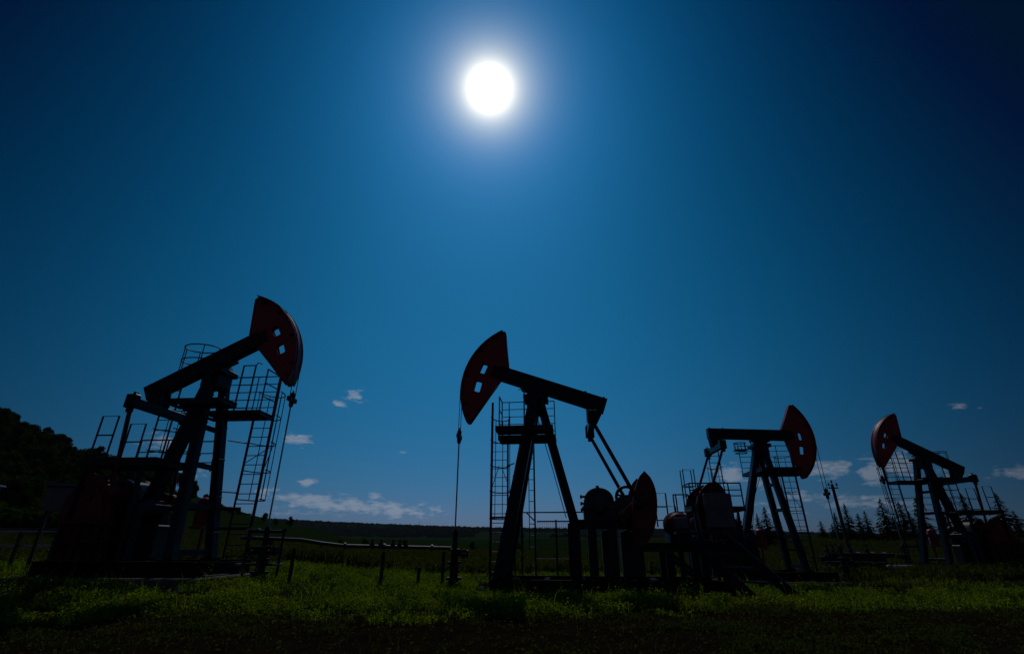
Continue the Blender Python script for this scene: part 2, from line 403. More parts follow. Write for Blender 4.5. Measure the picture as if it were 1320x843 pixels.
    for s in (-1, 1):
        m = MB(); m.tube([T(E.x, s * le, E.z - .1), T(px_, s * le, pz_)], .05, 10)
        m.box(E.x - .07, E.x + .07, side * (s * le - .05), side * (s * le + .05), E.z - .26, E.z - .14, .01)
        m.lathe(T(px_, s * (le - .08), pz_), T(0, s, 0), [(0, .09), (.02, .12), (.13, .12), (.16, .07)], 14)
        m.build('pitman_arm', 'redcw' if p['high'] else 'navy', root)
    # cranks: each a red lens-shaped counterweight plate on an arm
    cx_, cz_, L_, hwid, ca = p['cw']
    sx, sz = p['shaft']
    for s in (-1, 1):
        dx, dz = math.sin(ca), math.cos(ca)
        pts = []
        for k in range(15):
            q = -1 + 2 * k / 14; pts.append((q * L_ / 2, hwid * max(1 - abs(q) ** 2.4, 0) ** .72))
        lens = [(a, b * .62) for a, b in pts] + [(a, -b) for a, b in reversed(pts[1:-1])]
        pl = lambda u, v, h: T(cx_ + u * dx + v * dz, s * .78 + h, cz_ + u * dz - v * dx)
        m = MB(); m.plate([lens], pl, -.07, .07)
        a_in = [(u * .72, v * .72) for u, v in lens]
        cr = m.build('counterweight', 'redcw', root)
        m = MB(); m.plate([a_in], pl, .07 * s + .001 * s, .07 * s + .05 * s)
        for u in (-.25, .2): m.lathe(pl(u * L_, 0, .12 * s), T(0, s, 0), [(0, .06), (.04, .06), (.05, .04)], 10)
        m.build('face_block', 'redcw', cr)
        m = MB(); d = Vector((px_ - sx, 0, pz_ - sz)); d = d.normalized() if d.length > .1 else Vector((0, 0, 1))
        m.bar(T(sx - d.x * .2, s * .64, sz - d.z * .2), T(px_ + d.x * .12, s * .64, pz_ + d.z * .12), .1, .26, T(0, 0, 1) if abs(d.z) < .8 else T(1, 0, 0), .015)
        m.build('crank_arm', 'redcw', root)
    # gearbox
    gx0, gx1 = p['gear']; g0, g1 = p['gearz']
    m = MB(); gc = (gx0 + gx1) / 2; gw = (gx1 - gx0) / 2
    prof = [(gx0, g0), (gx1, g0), (gx1, g0 + (g1 - g0) * .35)] + [(gc + gw * math.cos(q) * .97, g0 + (g1 - g0) * (.42 + .58 * max(math.sin(q), 0) ** .7)) for q in np.linspace(.1, PI - .1, 16)] + [(gx0, g0 + (g1 - g0) * .35)]
    m.plate([prof], lambda u, v, h: T(u, h, v), -.4, .4)
    gb = m.build('gearbox', 'gear', root)
    m = MB()
    for q in np.linspace(0, 2 * PI, 13)[:-1]:
        m.lathe(T(gc + .3 * math.cos(q), -.401, g0 + .42 * (g1 - g0) + .3 * math.sin(q)), T(0, -1, 0), [(0, .028), (.03, .028), (.035, .015)], 6)
    m.lathe(T(gc, -.401, g0 + .42 * (g1 - g0)), T(0, -1, 0), [(0, .25), (.03, .25), (.05, .2), (.12, .12)], 24)
    m.bar(T(gx0 - .04, -.43, g0 + .36 * (g1 - g0)), T(gx1 + .04, -.43, g0 + .36 * (g1 - g0)), .06, .07)
    for q in (.3, .5, .72): m.lathe(T(gx1 - .16, -.36, g0 + q * (g1 - g0)), T(1, 0, 0), [(0, .03), (.19, .03), (.192, .05), (.24, .05)], 8)
    m.build('gearbox_cover', 'gear', gb)
    m = MB(); m.lathe(T(gc, 0, g1 - .02), T(0, 0, 1), [(0, .08), (.05, .08), (.06, .05), (.11, .04)], 12); m.build('breather_cap', 'gear', gb)
    m = MB(); m.tube([T(sx, -.86, sz), T(sx, .86, sz)], .085, 12)
    m.build('crank_shaft', 'steel', root)
    # support frame under the gearbox and motor
    m = MB(); zf = g0 - .002
    for w in (-.5, .5):
        xst, zst = p.get('step', (xe + .15, zf)); zp_ = lambda x: zf if x > xst else zst
        m.ibeam(T(gx1 + .2, w, zf - .11), T(xst, w, zf - .11), .14, .2)
        if 'step' in p: m.ibeam(T(xst + .2, w, zst - .11), T(xe + .15, w, zst - .11), .14, .2)
        for x in p['posts']: m.bar(T(x, w, .31), T(x, w, zp_(x) - .22), .16, .18, (1, 0, 0))
        m.bar(T(p['posts'][-1] + .1, w, .34), T(p['posts'][-2] - .05, w, zst - .25), .07, .08)
    for x in p['posts']: m.bar(T(x, -.43, zp_(x) - .13), T(x, .43, zp_(x) - .13), .12, .12)
    m.build('support_frame', 'navy', root)
    if p.get('hump'):
        h0, h1, hz = p['hump']; hc, hr = (h0 + h1) / 2, (h1 - h0) / 2
        m = MB(); m.plate([[(h0, g0 + .005), (h1 - .005, g0 + .005)] + [(hc + hr * .98 * math.cos(q), g0 + .1 + (hz - g0 - .1) * max(math.sin(q), 0) ** .6) for q in np.linspace(.05, PI - .05, 14)]], lambda u, v, h: T(u, h, v), -.33, .33)
        m.build('gear_housing', 'gear', root)
    for ca0, ca1 in p['casing']:
        m = MB(); m.box(ca0, ca1, side * .1, side * .55, .33, g0 - .26, .03); m.build('drive_casing', 'gear', root)
    if p.get('guard'):
        q0, q1, zt_ = p['guard']; m = MB()
        m.box(q0, q1, side * -1.2, side * -1.17, .3, zt_, .01)
        for k in range(6): x = q0 + .05 + k * (q1 - q0 - .1) / 5; m.bar(T(x, -1.225, .3), T(x, -1.225, zt_), .05, .04, (1, 0, 0))
        for z in (.34, (.3 + zt_) / 2, zt_ - .03): m.bar(T(q0, -1.255, z), T(q1, -1.255, z), .02, .06)
        m.build('crank_guard', 'rust', root)
    # motor with cooling ribs, pulley ring and belt guard
    mx_, mz_ = p['motor']
    m = MB(); m.lathe(T(mx_, -.42, mz_), T(0, 1, 0), [(0, .1), (.02, .24), (.1, .29)] + sum([[(.14 + i * .05, .29), (.15 + i * .05, .31), (.165 + i * .05, .31), (.175 + i * .05, .29)] for i in range(10)], []) + [(.7, .29), (.78, .2), (.8, .1)], 24)
    mo = m.build('motor', 'redcw', root)
    m = MB(); m.box(mx_ - .16, mx_ + .14, side * -.54, side * -.43, mz_ - .1, mz_ + .16, .015); m.build('terminal_box', 'grey', mo)
    m = MB(); m.box(mx_ - .26, mx_ + .26, side * -.36, side * .32, mz_ - .42, mz_ - .2, .01); m.build('motor_base', 'steel', mo)
    wx, wz, wr = p['wheel']
    m = MB(); m.tube([T(wx + wr * math.cos(q), .46, wz + wr * math.sin(q)) for q in np.linspace(0, 2 * PI, 33)[:-1]], .042, 8, True)
    for q in (0.3, 0.3 + 2 * PI / 3, 0.3 + 4 * PI / 3): m.bar(T(wx, .46, wz), T(wx + wr * math.cos(q), .46, wz + wr * math.sin(q)), .05, .05)
    m.lathe(T(wx, .4, wz), T(0, 1, 0), [(0, .07), (.14, .07)], 12)
    m.build('pulley_wheel', 'steel', root)
    # walkways either side of the frame top
    zw = 3.9
    for nm, (w0, w1, x0, x1) in (('near', (-.98, -.42, -.62, .92)), ('far', (.28, .98, -.66, p['fx']))):
        m = MB(); m.bar(T(x0, w0 + .03, zw), T(x1, w0 + .03, zw), .06, .14); m.bar(T(x0, w1 - .03, zw), T(x1, w1 - .03, zw), .06, .14)
        n_ = int((x1 - x0) / .06)
        for i in range(n_): m.bar(T(x0 + .03 + i * (x1 - x0 - .06) / (n_ - 1), w0 + .06, zw + .045), T(x0 + .03 + i * (x1 - x0 - .06) / (n_ - 1), w1 - .06, zw + .045), .042, .03, (0, 0, 1), 0)
        for x in (x0 + .03, (x0 + x1) / 2, x1 - .03): m.bar(T(x, w0 + .06, zw - .035), T(x, w1 - .06, zw - .035), .05, .07)
        wk = m.build('walkway', 'navy', root)
        m = MB()
        if nm == 'near':
            m.bar(T(-.5, -.45, zw - .05), T(-.5, .3, zw - .05), .06, .1); m.build('bearer', 'navy', wk)
        else:
            rail_run(m, T, [(x1 - .03, .30), (x1 - .03, .94)], zw + .07, 1.15, (.33, .66), .02)
            rail_run(m, T, [(x1 - .03, .94), (p['lad'][0] - .05, .94), (x0 + .03, .94)], zw + .07, 1.15, (.2, .4, .6, .8), .016)
            rail_run(m, T, [(-.07, .9), (.3, .9)], zw + .07, 1.5, (.15, .3, .45, .6, .75), .018, .024)
            m.tube([T(.3, .9, zw + 1.57), T(.36, .9, zw + 1.66), T(.48, .9, zw + 1.6)], .016, 6)
            m.build('railing', 'rail', wk)
    if p.get('wpost') is not None:
        m = MB(); m.tube([T(p['wpost'], .96, .05), T(p['wpost'], .96, zw - .07)], .025, 8); m.build('walkway_post', 'rail', root)
        m = MB()
        for z in np.arange(1.0, 3.7, .3): m.tube([T(p['wpost'], .96, z), T(p['wpost'] + .16, .96, z)], .012, 6)
        m.tube([T(p['wpost'] + .16, .96, .9), T(p['wpost'] + .16, .96, 3.8)], .012, 6); m.build('climbing_rungs', 'rail', root)
    # caged ladder at the far walkway
    l0, l1 = p['lad']; wl = 1.02; zb = .12
    m = MB()
    m.bar(T(l0, wl, zb), T(l0, wl, zw + .1), .03, .045, (1, 0, 0), .002); m.bar(T(l1, wl, zb), T(l1, wl, 5.15), .045, .065, (1, 0, 0), .002)
    for i in range(15): m.tube([T(l0, wl, .38 + i * .25), T(l1, wl, .38 + i * .25)], .0115, 6)
    for z in (1.9, 3.2): m.bar(T(l0 + .02, wl - .03, z), T(l0 - .25, .5, z), .03, .03)
    ld = m.build('ladder', 'navy', root)
    m = MB(); lc = (l0 + l1) / 2; lr = (l1 - l0) / 2
    for z in p.get('hoops', (1.75, 2.5, 3.25, 4.0, 4.7)):
        m.tube([T(lc + (lr + .05) * math.cos(q), wl + .05 + .62 * math.sin(q), z) for q in np.linspace(0, PI, 15)], .016, 6)
    for q in (.12, .8, PI / 2, PI - .8, PI - .12):
        m.tube([T(lc + (lr + .05) * math.cos(q), wl + .05 + .62 * math.sin(q), z) for z in (1.75, 4.7)], .012, 6)
    m.tube([T(l0, wl + .08, 2.7), T(lc, wl + .6, 3.2)], .012, 6); m.tube([T(l1, wl + .08, 2.6), T(lc + .1, wl + .6, 3.3)], .012, 6)
    m.build('ladder_cage', 'rail', ld)
    # rear service ladder and the ring guard round the beam
    if p.get('ring'):
        rx, rw, rz, r_ = p['ring']
        m = MB()
        for z in (rz, rz - .42):
            m.tube([T(rx + r_ * math.cos(q), rw + r_ * .75 * math.sin(q), z) for q in np.linspace(0, 2 * PI, 29)[:-1]], .017, 6, True)
        for q in (2.2, PI, 4.0, 5.3, 0.2, 1.1):
            m.tube([T(rx + r_ * math.cos(q), rw + r_ * .75 * math.sin(q), rz), T(rx + r_ * math.cos(q), rw + r_ * .75 * math.sin(q), rz - p['ring_drop'])], .014, 6)
        m.bar(T(rx - r_, rw, rz - p['ring_drop']), T(rx + r_, rw, rz - p['ring_drop']), .35, .05)
        m.build('ring_guard', 'rail', root)
    if p['high']:
        zp = 2.5
        m = MB(); lx0, lx1 = -2.05, -1.62
        for x in (lx0, lx1): m.bar(T(x, .62, zp), T(x, .62, 4.9), .03, .04, (1, 0, 0), .002)
        for i in range(8): m.tube([T(lx0, .62, zp + .2 + i * .28), T(lx1, .62, zp + .2 + i * .28)], .012, 6)
        for z in (3.0, 3.6, 4.2): m.tube([T((lx0 + lx1) / 2 + .3 * math.cos(q), .64 + .5 * math.sin(q), z) for q in np.linspace(0, PI, 13)], .015, 6)
        for q in (.8, PI / 2, PI - .8): m.tube([T((lx0 + lx1) / 2 + .3 * math.cos(q), .64 + .5 * math.sin(q), z) for z in (3.0, 4.2)], .011, 6)
        m.build('rear_ladder', 'rail', root)
        # platform over the gearbox
        gp0, gp1 = p['gp']
        m = MB()
        for w in (-.95, -.5, .1): m.bar(T(gp0, w, zp - .06), T(gp1, w, zp - .06), .07, .14)
        m.bar(T(gp0 + .02, -.9, zp - .07), T(gp0 + .02, .08, zp - .07), .06, .1); m.bar(T(gp1 - .02, -.9, zp - .07), T(gp1 - .02, .08, zp - .07), .06, .1)
        n_ = int((gp1 - gp0) / .09)
        for i in range(n_):
            x = gp0 + .03 + i * (gp1 - gp0 - .06) / (n_ - 1); m.bar(T(x, -.98, zp + .03), T(x, .13, zp + .03), .075, .025, (0, 0, 1), 0)
        for x in (gp0 + .1, gp1 - .3):
            m.bar(T(x, -.93, .32), T(x, -.93, zp - .14), .08, .08)
        gpo = m.build('gear_platform', 'navy', root)
        uh = p.get('u_h', 1.08)
        for w in p['urails']:
            m = MB()
            for (a, b) in ((gp0 + .03, gp0 + .46),):
                m.tube([T(a, w, zp + .04), T(a, w, zp + uh), T(b, w, zp + uh), T(b, w, zp + .04)], .022, 6)
                m.tube([T(a, w, zp + uh * .56), T(b, w, zp + uh * .56)], .018, 6); m.tube([T(a, w, zp + .14), T(b, w, zp + .14)], .018, 6); m.build('end_rail', 'rail', gpo)
        m = MB()
        if p.get('long_rail'):
            rail_run(m, T, [(gp0 + .03, -.93), (gp0 + .35, -.93), (gp1 - .5, -.93), (gp1 - .03, -.93)], zp + .04, .85, (.45, .7), .026)
            rail_run(m, T, [(gp0 + .03, -.93), (gp0 + .03, .1)], zp + .04, .85, (.5,), .026)
            m.build('railing', 'rail', gpo); m = MB()
            rail_run(m, T, [(gp0 - .55, -.6), (gp0 - .45, -.6), (gp0 + .03, -.6)], zp - .35, .85, (.25,), .026)
        else:
            rail_run(m, T, [(gp0 + .4, .12), (gp1 - .7, .12), (gp1, .12)], zp + .04, .62, (.5,), .018)
            m.build('railing', 'rail', gpo); m = MB()
            rail_run(m, T, [(gp1 - .75, .6), (gp1 + .3, .6)], zp - .1, .8, (.3, .6), .018)
        m.build('railing', 'rail', gpo)
        # red drum behind the frame
        m = MB(); m.lathe(T(-.35, 1.05, 1.1), T(0, 0, 1), [(0, .17), (.02, .19), (.6, .19), (.66, .15), (.7, .05)], 18)
        m.bar(T(-.35, .86, 1.05), T(-.35, 1.25, 1.05), .3, .07); m.bar(T(-.35, 1.2, .3), T(-.35, 1.2, 1.02), .07, .07)
        m.build('red_tank', 'red', root, True)
        m = MB(); m.bar(T(xA + .35, .95, 1.5), T(-1.3, .95, 1.5), .05, .08); m.bar(T(xA + .8, .9, 1.02), T(lx(1.02), .9, 1.02), .05, .07); m.bar(T(xA + .8, .9, .1), T(xA + .8, .9, .985), .05, .05)
        m.build('side_frame', 'blue', root)
    if p.get('panel'):
        x0, x1 = p['panel']
        m = MB(); m.box(x0, x1, side * -1.32, side * -1.06, 1.78, 2.98, .03); pn = m.build('guard_panel', 'grey', root)
        m = MB(); m.box(x0 + .1, x1 - .1, side * -1.332, side * -1.322, 1.9, 2.36, .004); m.box(x0 + .1, x1 - .1, side * -1.332, side * -1.322, 2.42, 2.86, .004); m.build('panel_door', 'grey', pn)
        for x in (x0 + .06, x1 - .06): m = MB(); m.bar(T(x, -1.2, .3), T(x, -1.2, 1.775), .07, .07); m.build('panel_post', 'steel', pn)
        m = MB(); m.bar(T(x0 - .22, -1.15, 1.5), T(x0 - .3, -1.1, 2.75), .09, .05); m.build('panel_post', 'panel', pn)
    # small loose details: grease lines and hoses down the frame
    m = MB(); a, b = T(lx(4.6) + .13, -lw(4.6), 4.6), T(lx(.7) + .13, -lw(.7), .7)
    m.tube([a, a.lerp(b, .5) + T(.02, 0, 0), b], .012, 6); m.build('grease_line', 'steel', root)
    m = MB(); m.tube([B(-.1, -.06, -.2), T(-.12, -.3, 4.8), T(-.2, -.25, 4.2), T(p['xb'] + .5, -.18, 2.9), T(p['xb'] + .2, -.2, 1.7)], .011, 6)
    m.build('grease_line', 'steel', root)
    return root
J1 = dict(xA=.38, xb=-1.06, skid_end=-2.75, RH=2.09, hw=.165, carrier=4.14, rodz=.8, high=True, pin=(-1.28, 1.75), cw=(-1.75, 1.28, 1.9, .75, -.25), shaft=(-1.75, 1.85), gear=(-1.95, -1.2),
          gearz=(1.35, 2.1), posts=(-1.3, -1.8, -2.2, -2.6), motor=(-2.4, 1.8), wheel=(-2.25, 1.9, .27), fx=1.12, lad=(.5, 1.08), near_rail=False, ring=(-1.4, .75, 6.0, .5), ring_drop=.85,
          gp=(-2.28, -.42), urails=(-.85, .02), casing=[(-2.4, -.75)], guard=(-2.02, -.75, 1.12))
J2 = dict(legw=.3, wpost=.03, skid_front=1.02, hump=(-2.8, -2.06, 2.24), xA=.80, xb=-1.06, skid_end=-4.6, RH=2.075, hw=.155, carrier=3.9, rodz=1.2, high=False, pin=(-2.66, 1.98), cw=(-2.72, 1.88, 1.8, .36, -.17), shaft=(-2.35, 1.75), gear=(-2.12, -1.32),
          gearz=(1.66, 2.42), posts=(-1.5, -2.0, -3.3, -4.1), step=(-2.9, 1.12), motor=(-3.66, 1.53), wheel=(-2.52, 2.24, .28), fx=1.02, lad=(.82, 1.3), near_rail=False, ring=None, casing=[(-1.62, -1.40), (-2.10, -1.76), (-2.78, -2.24)])
J3 = dict(xA=.38, xb=-1.3, skid_end=-3.6, RH=2.08, hw=.16, carrier=3.05, rodz=.9, high=True, pin=(-2.75, 2.95), cw=(-2.5, 2.35, 2.3, .78, .06), shaft=(-2.35, 2.0), gear=(-2.45, -1.6),
          gearz=(1.5, 2.2), posts=(-1.6, -2.2, -2.9, -3.4), motor=(-3.1, 1.9), wheel=(-2.9, 2.1, .27), fx=1.6, lad=(1.0, 1.55), near_rail=False, ring=(-.75, .4, 5.15, .24), ring_drop=.3,
          gp=(-3.5, -1.5), urails=(-.3, .1), long_rail=True, u_h=1.5, casing=[(-2.8, -1.4)], panel=(-3.08, -2.08))
J4 = dict(xA=.72, xb=-.95, skid_end=-3.2, RH=2.06, hw=.165, carrier=3.95, rodz=.9, high=True, pin=(-1.3, 1.8), cw=(-1.8, 1.35, 1.9, .75, -.25), shaft=(-1.75, 1.85), gear=(-1.95, -1.15),
          gearz=(1.35, 2.1), posts=(-1.3, -1.9, -2.6, -3.0), motor=(-2.7, 1.8), wheel=(-2.35, 1.9, .27), fx=1.15, lad=(.55, 1.12), near_rail=False, ring=(-1.68, .6, 5.38, .36), ring_drop=.5,
          gp=(-2.32, -.35), urails=(-.85, .02), casing=[(-2.4, -.7)], guard=(-2.5, -.8, 1.2))
JACKS = [
    (J1, (-7.935, 12.68, .373), -.084, 1, .493, 'largest pump jack, with its dark red head raised high beside the wooded hill'),
    (J2, (.573, 13.786, -.054), 3.03, -1, .35, 'pump jack with a mesh guard fence behind its legs, head over the flow line end'),
    (J3, (10.412, 20.442, -.209), -.064, 1, -.04, 'pump jack with its walking beam level, grey panel under its railings'),
    (J4, (19.992, 24.433, -.116), 3.176, -1, .488, 'smallest and farthest pump jack, its raised red head turned towards the leaning pole'),
]
roots = [pump_jack(lb, loc, yaw, side, tilt, p) for p, loc, yaw, side, tilt, lb in JACKS]
def jw(i, x, w, z):
    p, loc, yaw, side, tilt, lb = JACKS[i]; y = side * w
    return Vector((loc[0] + x * math.cos(yaw) - y * math.sin(yaw), loc[1] + x * math.sin(yaw) + y * math.cos(yaw), loc[2] + z))
# concrete footings under each jack
for i, what in enumerate(('largest pump jack on the hill side', 'pump jack with the mesh guard fence', 'pump jack with the level beam', 'farthest and smallest pump jack')):
    p, loc, yaw, side, tilt, lb = JACKS[i]
    rt = empty('footing', loc, yaw); tag(rt, 'concrete footing slabs under the skid of the ' + what, 'footing')
    xe = p['skid_end']; n_ = 4
    for k in range(n_):
        x1 = p.get('skid_front', 1.35) + .2 - k * (p.get('skid_front', 1.35) + .25 - xe) / n_; x0 = x1 - (p.get('skid_front', 1.35) + .25 - xe) / n_ + .03
        m = MB(); m.box(x0, x1, -1.4, 1.3, -.45, .005, .025); m.build('slab', 'concrete', rt)
# ------------------------------------------------------------------ fence behind jack 2, its landing
def guard_fence():
    rt = empty('guard_fence', jw(1, 0, 1.25, 0), JACKS[1][2]); tag(rt, 'thin wire mesh guard fence with handrail standing behind the pump jack legs', 'fence')
    xs_ = [.42, .05, -.55, -1.1]
    for x in xs_:
        m = MB(); m.tube([(x, 0, .05), (x, 0, 1.72 if x < .3 else 1.9)], .022, 8); m.build('post', 'rail', rt)
    m = MB()
    for z in (1.92, 1.68): m.tube([(.0 if z < 1.9 else .45, 0, z), (-1.35, 0, z)], .02, 6)
    m.tube([(.45, 0, 1.92), (.3, 0, 1.92), (.05, 0, 1.68)], .018, 6)
    m.build('handrail', 'rail', rt)
    m = MB()
    for k in range(19): x = .03 - k * .061; m.tube([(x, 0, .7), (x, 0, 1.66)], .0035, 4)
    for k in range(9): z = .72 + k * .115; m.tube([(.03, .004, z), (-1.08, .004, z)], .0035, 4)
    m.tube([(.04, 0, .7), (-1.1, 0, .7)], .012, 6)
    m.build('wire_mesh', 'rail', rt)
    return rt
guard_fence()
rt = empty('ladder_landing', jw(1, 1.05, 1.15, 0), JACKS[1][2]); tag(rt, 'narrow steel landing on thin posts at the foot of the middle caged ladder', 'landing')
m = MB(); m.box(-.45, .3, -.16, .02, 1.76, 1.81, .004); m.build('tread', 'navy', rt)
for x in (-.42, .27):
    m = MB(); m.bar((x, -.1, .08), (x, -.1, 1.758), .04, .04); m.build('post', 'navy', rt)
m = MB(); m.tube([(-.42, .0, 1.8), (-.42, 0, 2.05), (-.6, 0, 1.85), (-.62, 0, .9)], .016, 6); m.build('handrail', 'rail', rt)

# side rails at the tail of jack 2
rt = empty('platform_railing', jw(1, -3.4, .7, 0), JACKS[1][2]); tag(rt, 'low pipe railing round the red motor at the tail of the fenced pump jack', 'railing')
m = MB()
Tl = lambda x, w, z: Vector((x, w, z))
for (x0, x1, z1) in ((.3, -.2, 2.36), (.1, -.42, 2.02)):
    m.tube([(x0, 0, 1.5), (x0, 0, z1), (x1, 0, z1), (x1, 0, .1)], .02, 6); m.tube([(x0, 0, z1 - .35), (x1, 0, z1 - .35)], .016, 6)
m.build('rail', 'rail', rt)

# ------------------------------------------------------------------ wellheads
def wellhead(loc, h, label, rz=0.0, big=False):
    rt = empty('wellhead', loc, rz); tag(rt, label, 'wellhead', 'wellheads under the pump jack heads')
    m = MB(); m.lathe((0, 0, -.1), (0, 0, 1), [(0, .13), (.3, .13), (.302, .2), (.36, .2), (.362, .11), (h * .5, .11), (h * .5 + .002, .18), (h * .5 + .05, .18), (h * .5 + .052, .1), (h * .72, .1), (h * .72 + .002, .17), (h * .72 + .05, .17), (h * .72 + .06, .07), (h + .02, .06), (h + .1, .075), (h + .16, .04)], 20)
    m.build('casing', 'steel', rt, True)
    for s in ((-1, 1) if big else (1,)):
        m = MB(); m.tube([(0, 0, h * .6), (s * .34, 0, h * .6)], .05, 10)
        m.lathe((s * .3, 0, h * .6), (s, 0, 0), [(0, .1), (.04, .1)], 12)
        m.box(s * .15, s * .28, -.07, .07, h * .6 - .09, h * .6 + .09, .01)
        m.tube([(s * .215, 0, h * .6), (s * .215, -.2, h * .6)], .018, 8)
        vb = m.build('valve', 'steel', rt)
        m = MB(); m.tube([(s * .215 + .1 * math.cos(q), -.2, h * .6 + .1 * math.sin(q)) for q in np.linspace(0, 2 * PI, 17)[:-1]], .012, 6, True)
        for q in (0, PI / 2): m.tube([(s * .215 - .1 * math.cos(q), -.2, h * .6 - .1 * math.sin(q)), (s * .215 + .1 * math.cos(q), -.2, h * .6 + .1 * math.sin(q))], .009, 6)
        m.build('hand_wheel', 'redcw', vb)
    if big:
        m = MB()
        for x in (-.42, .42):
            m.tube([(x, 0, -.1), (x, 0, h * .98)], .03, 8)
            for z in (h * .35, h * .98): m.lathe((x, 0, z - .03), (0, 0, 1), [(0, .06), (.06, .06)], 12)
        m.tube([(-.42, 0, h * .96), (.42, 0, h * .96)], .035, 8); m.tube([(-.42, 0, h * .35), (.42, 0, h * .35)], .03, 8)
        m.build('pipe_frame', 'steel', rt)
        for x0, x1, f0, f1 in ((-.5, -.2, .985, 1.02), (-.62, -.45, .33, .37), (.3, .5, .33, .37)):
            m = MB(); m.box(x0, x1, -.06, .06, h * f0, h * f1, .01); m.build('clamp', 'bright', rt)
    return rt
def at_ground(v, dz=0.0): return (v.x, v.y, gz1(v.x, v.y) + dz)
w1 = jw(0, 2.1 + .028, 0, 0); w2 = jw(1, 2.09, 0, 0); w3 = jw(2, 2.108, 0, 0); w4 = jw(3, 2.088, 0, 0)
wellhead(at_ground(w1), 1.15, 'wellhead with a square pipe frame, where the flow line leaves the largest pump jack', -.1, True)
wellhead(at_ground(w2), 1.35, 'slim wellhead at the flow line end, under the head of the fenced pump jack', .3)
wellhead(at_ground(w3), 1.2, 'wellhead under the level beam pump jack, near the leaning pole', 0)
wellhead(at_ground(w4), 1.15, 'small wellhead under the farthest pump jack', PI)

# flow line between the first two wells
rt = empty('flow_line', at_ground(w1)); tag(rt, 'long steel flow line pipe on short posts between two wellheads', 'pipe')
o = Vector(rt.location); m = MB()
P0 = Vector((w1.x - .55, w1.y - .05, 1.17)); P1 = Vector((w2.x - .1, w2.y, .93)); A_ = Vector((w1.x + .75, w1.y + .2, 1.12)); B_ = Vector((w1.x + 1.7, w1.y + .5, .99))
m.tube([q - o for q in (P0, A_, A_.lerp(B_, .5) - Vector((0, 0, .01)), B_, B_.lerp(P1, .5), P1)], .042, 10)
for q in (B_, B_.lerp(P1, .35), B_.lerp(P1, .8)):
    d = (P1 - B_).normalized(); m.lathe(q - o, d, [(0, .075), (.05, .075)], 12)
m.build('pipe', 'pipe', rt, True)
for f, zt_ in ((.02, .98), (.36, .9), (.7, .55), (.93, .9)):
    q = B_.lerp(P1, f) if f > .02 else Vector((-5.2, w1.y + .25, 1.05)); gzq = gz1(q.x, q.y)
    m = MB(); m.tube([(q.x - o.x, q.y - o.y - .005, gzq - .1 - o.z), (q.x - o.x, q.y - o.y, zt_ - .045 - o.z)], .045, 8); m.build('post', 'steel', rt)
m = MB()
for f in (.25, .33, .44, .5, .56):
    q = B_.lerp(P1, f) - o; m.lathe(q + Vector((0, 0, .04)), (0, 0, 1), [(0, .06), (.05, .06), (.055, .03), (.1, .03), (.105, .05), (.12, .05)], 8)
m.build('valve', 'redcw', rt)

# ------------------------------------------------------------------ stairs between jack 2 and jack 3
def stairs():
    a0, a1 = Vector((5.08, 11.35, -.1)), Vector((5.93, 11.15, -.12)); d = Vector((-1.05, 1.1, 1.35))
    rt = empty('steel_stairs', (5.5, 11.25, -.1)); tag(rt, 'short dark steel stairs rising from the grass beside the end of the fenced pump jack', 'stairs')
    o = Vector(rt.location); side_v = (a1 - a0).normalized()
    for a, n_ in ((a0, 'stringer'), (a1, 'stringer')):
        m = MB(); m.bar(a - o, a + d - o, .05, .2, (0, 0, 1)); m.build(n_, 'navy', rt)
    m = MB()
    for k in range(5):
        f = .1 + k * .2; c0, c1 = a0 + d * f - o, a1 + d * f - o; m.bar(c0 + side_v * .03, c1 - side_v * .03, .22, .03)
    m.build('tread', 'steel', rt)
    m = MB()
    for f in (.05, .5, .98): m.tube([a1 + d * f - o + side_v * .04, a1 + d * f - o + side_v * .04 + Vector((0, 0, .2))], .018, 6)
    m.build('rail_stub', 'rail', rt)
    m = MB(); t = a0 + d - o
    m.bar(t + Vector((-.1, .3, .02)), t + Vector((.9, .12, .02)), .7, .06)
    for dx, dy in ((0, .1), (.85, -.05), (.1, .6), (.9, .4)): m.bar(t + Vector((dx - .02, dy + .05, -1.5)), t + Vector((dx - .02, dy + .05, -.012)), .06, .06)
    m.build('landing', 'navy', rt)
stairs()

# ------------------------------------------------------------------ leaning power pole
def pole(base, top, label):
    rt = empty('power_pole', base); tag(rt, label, 'pole'); t = Vector(top) - Vector(base)
    m = MB(); m.tube([Vector((0, 0, -.5)), t * .5, t], [.11, .10, .085], 10); m.build('post', 'wood', rt, True)
    m = MB(); c = t * .95; m.bar(c + Vector((-.3, -.05, 0)), c + Vector((.3, -.05, 0)), .07, .07); m.build('crossarm', 'wood', rt)
    for x in (-.25, 0, .25):
        m = MB(); q = c + Vector((x, -.05, .05)) if x else t; m.lathe(q, (0, 0, 1), [(0, .02), (.1, .02), (.102, .06), (.16, .07), (.2, .04), (.26, .035)], 10); m.build('insulator', 'insul', rt, True)
pole((20.25, 32, gz1(20.25, 32)), (20.2, 32, 4.45), 'leaning wooden power pole among the spruces behind the level beam pump jack')
pole((-85, 480, gz1(-85, 480)), (-85, 480, gz1(-85, 480) + 16), 'thin distant pole standing alone in front of the far ridge')

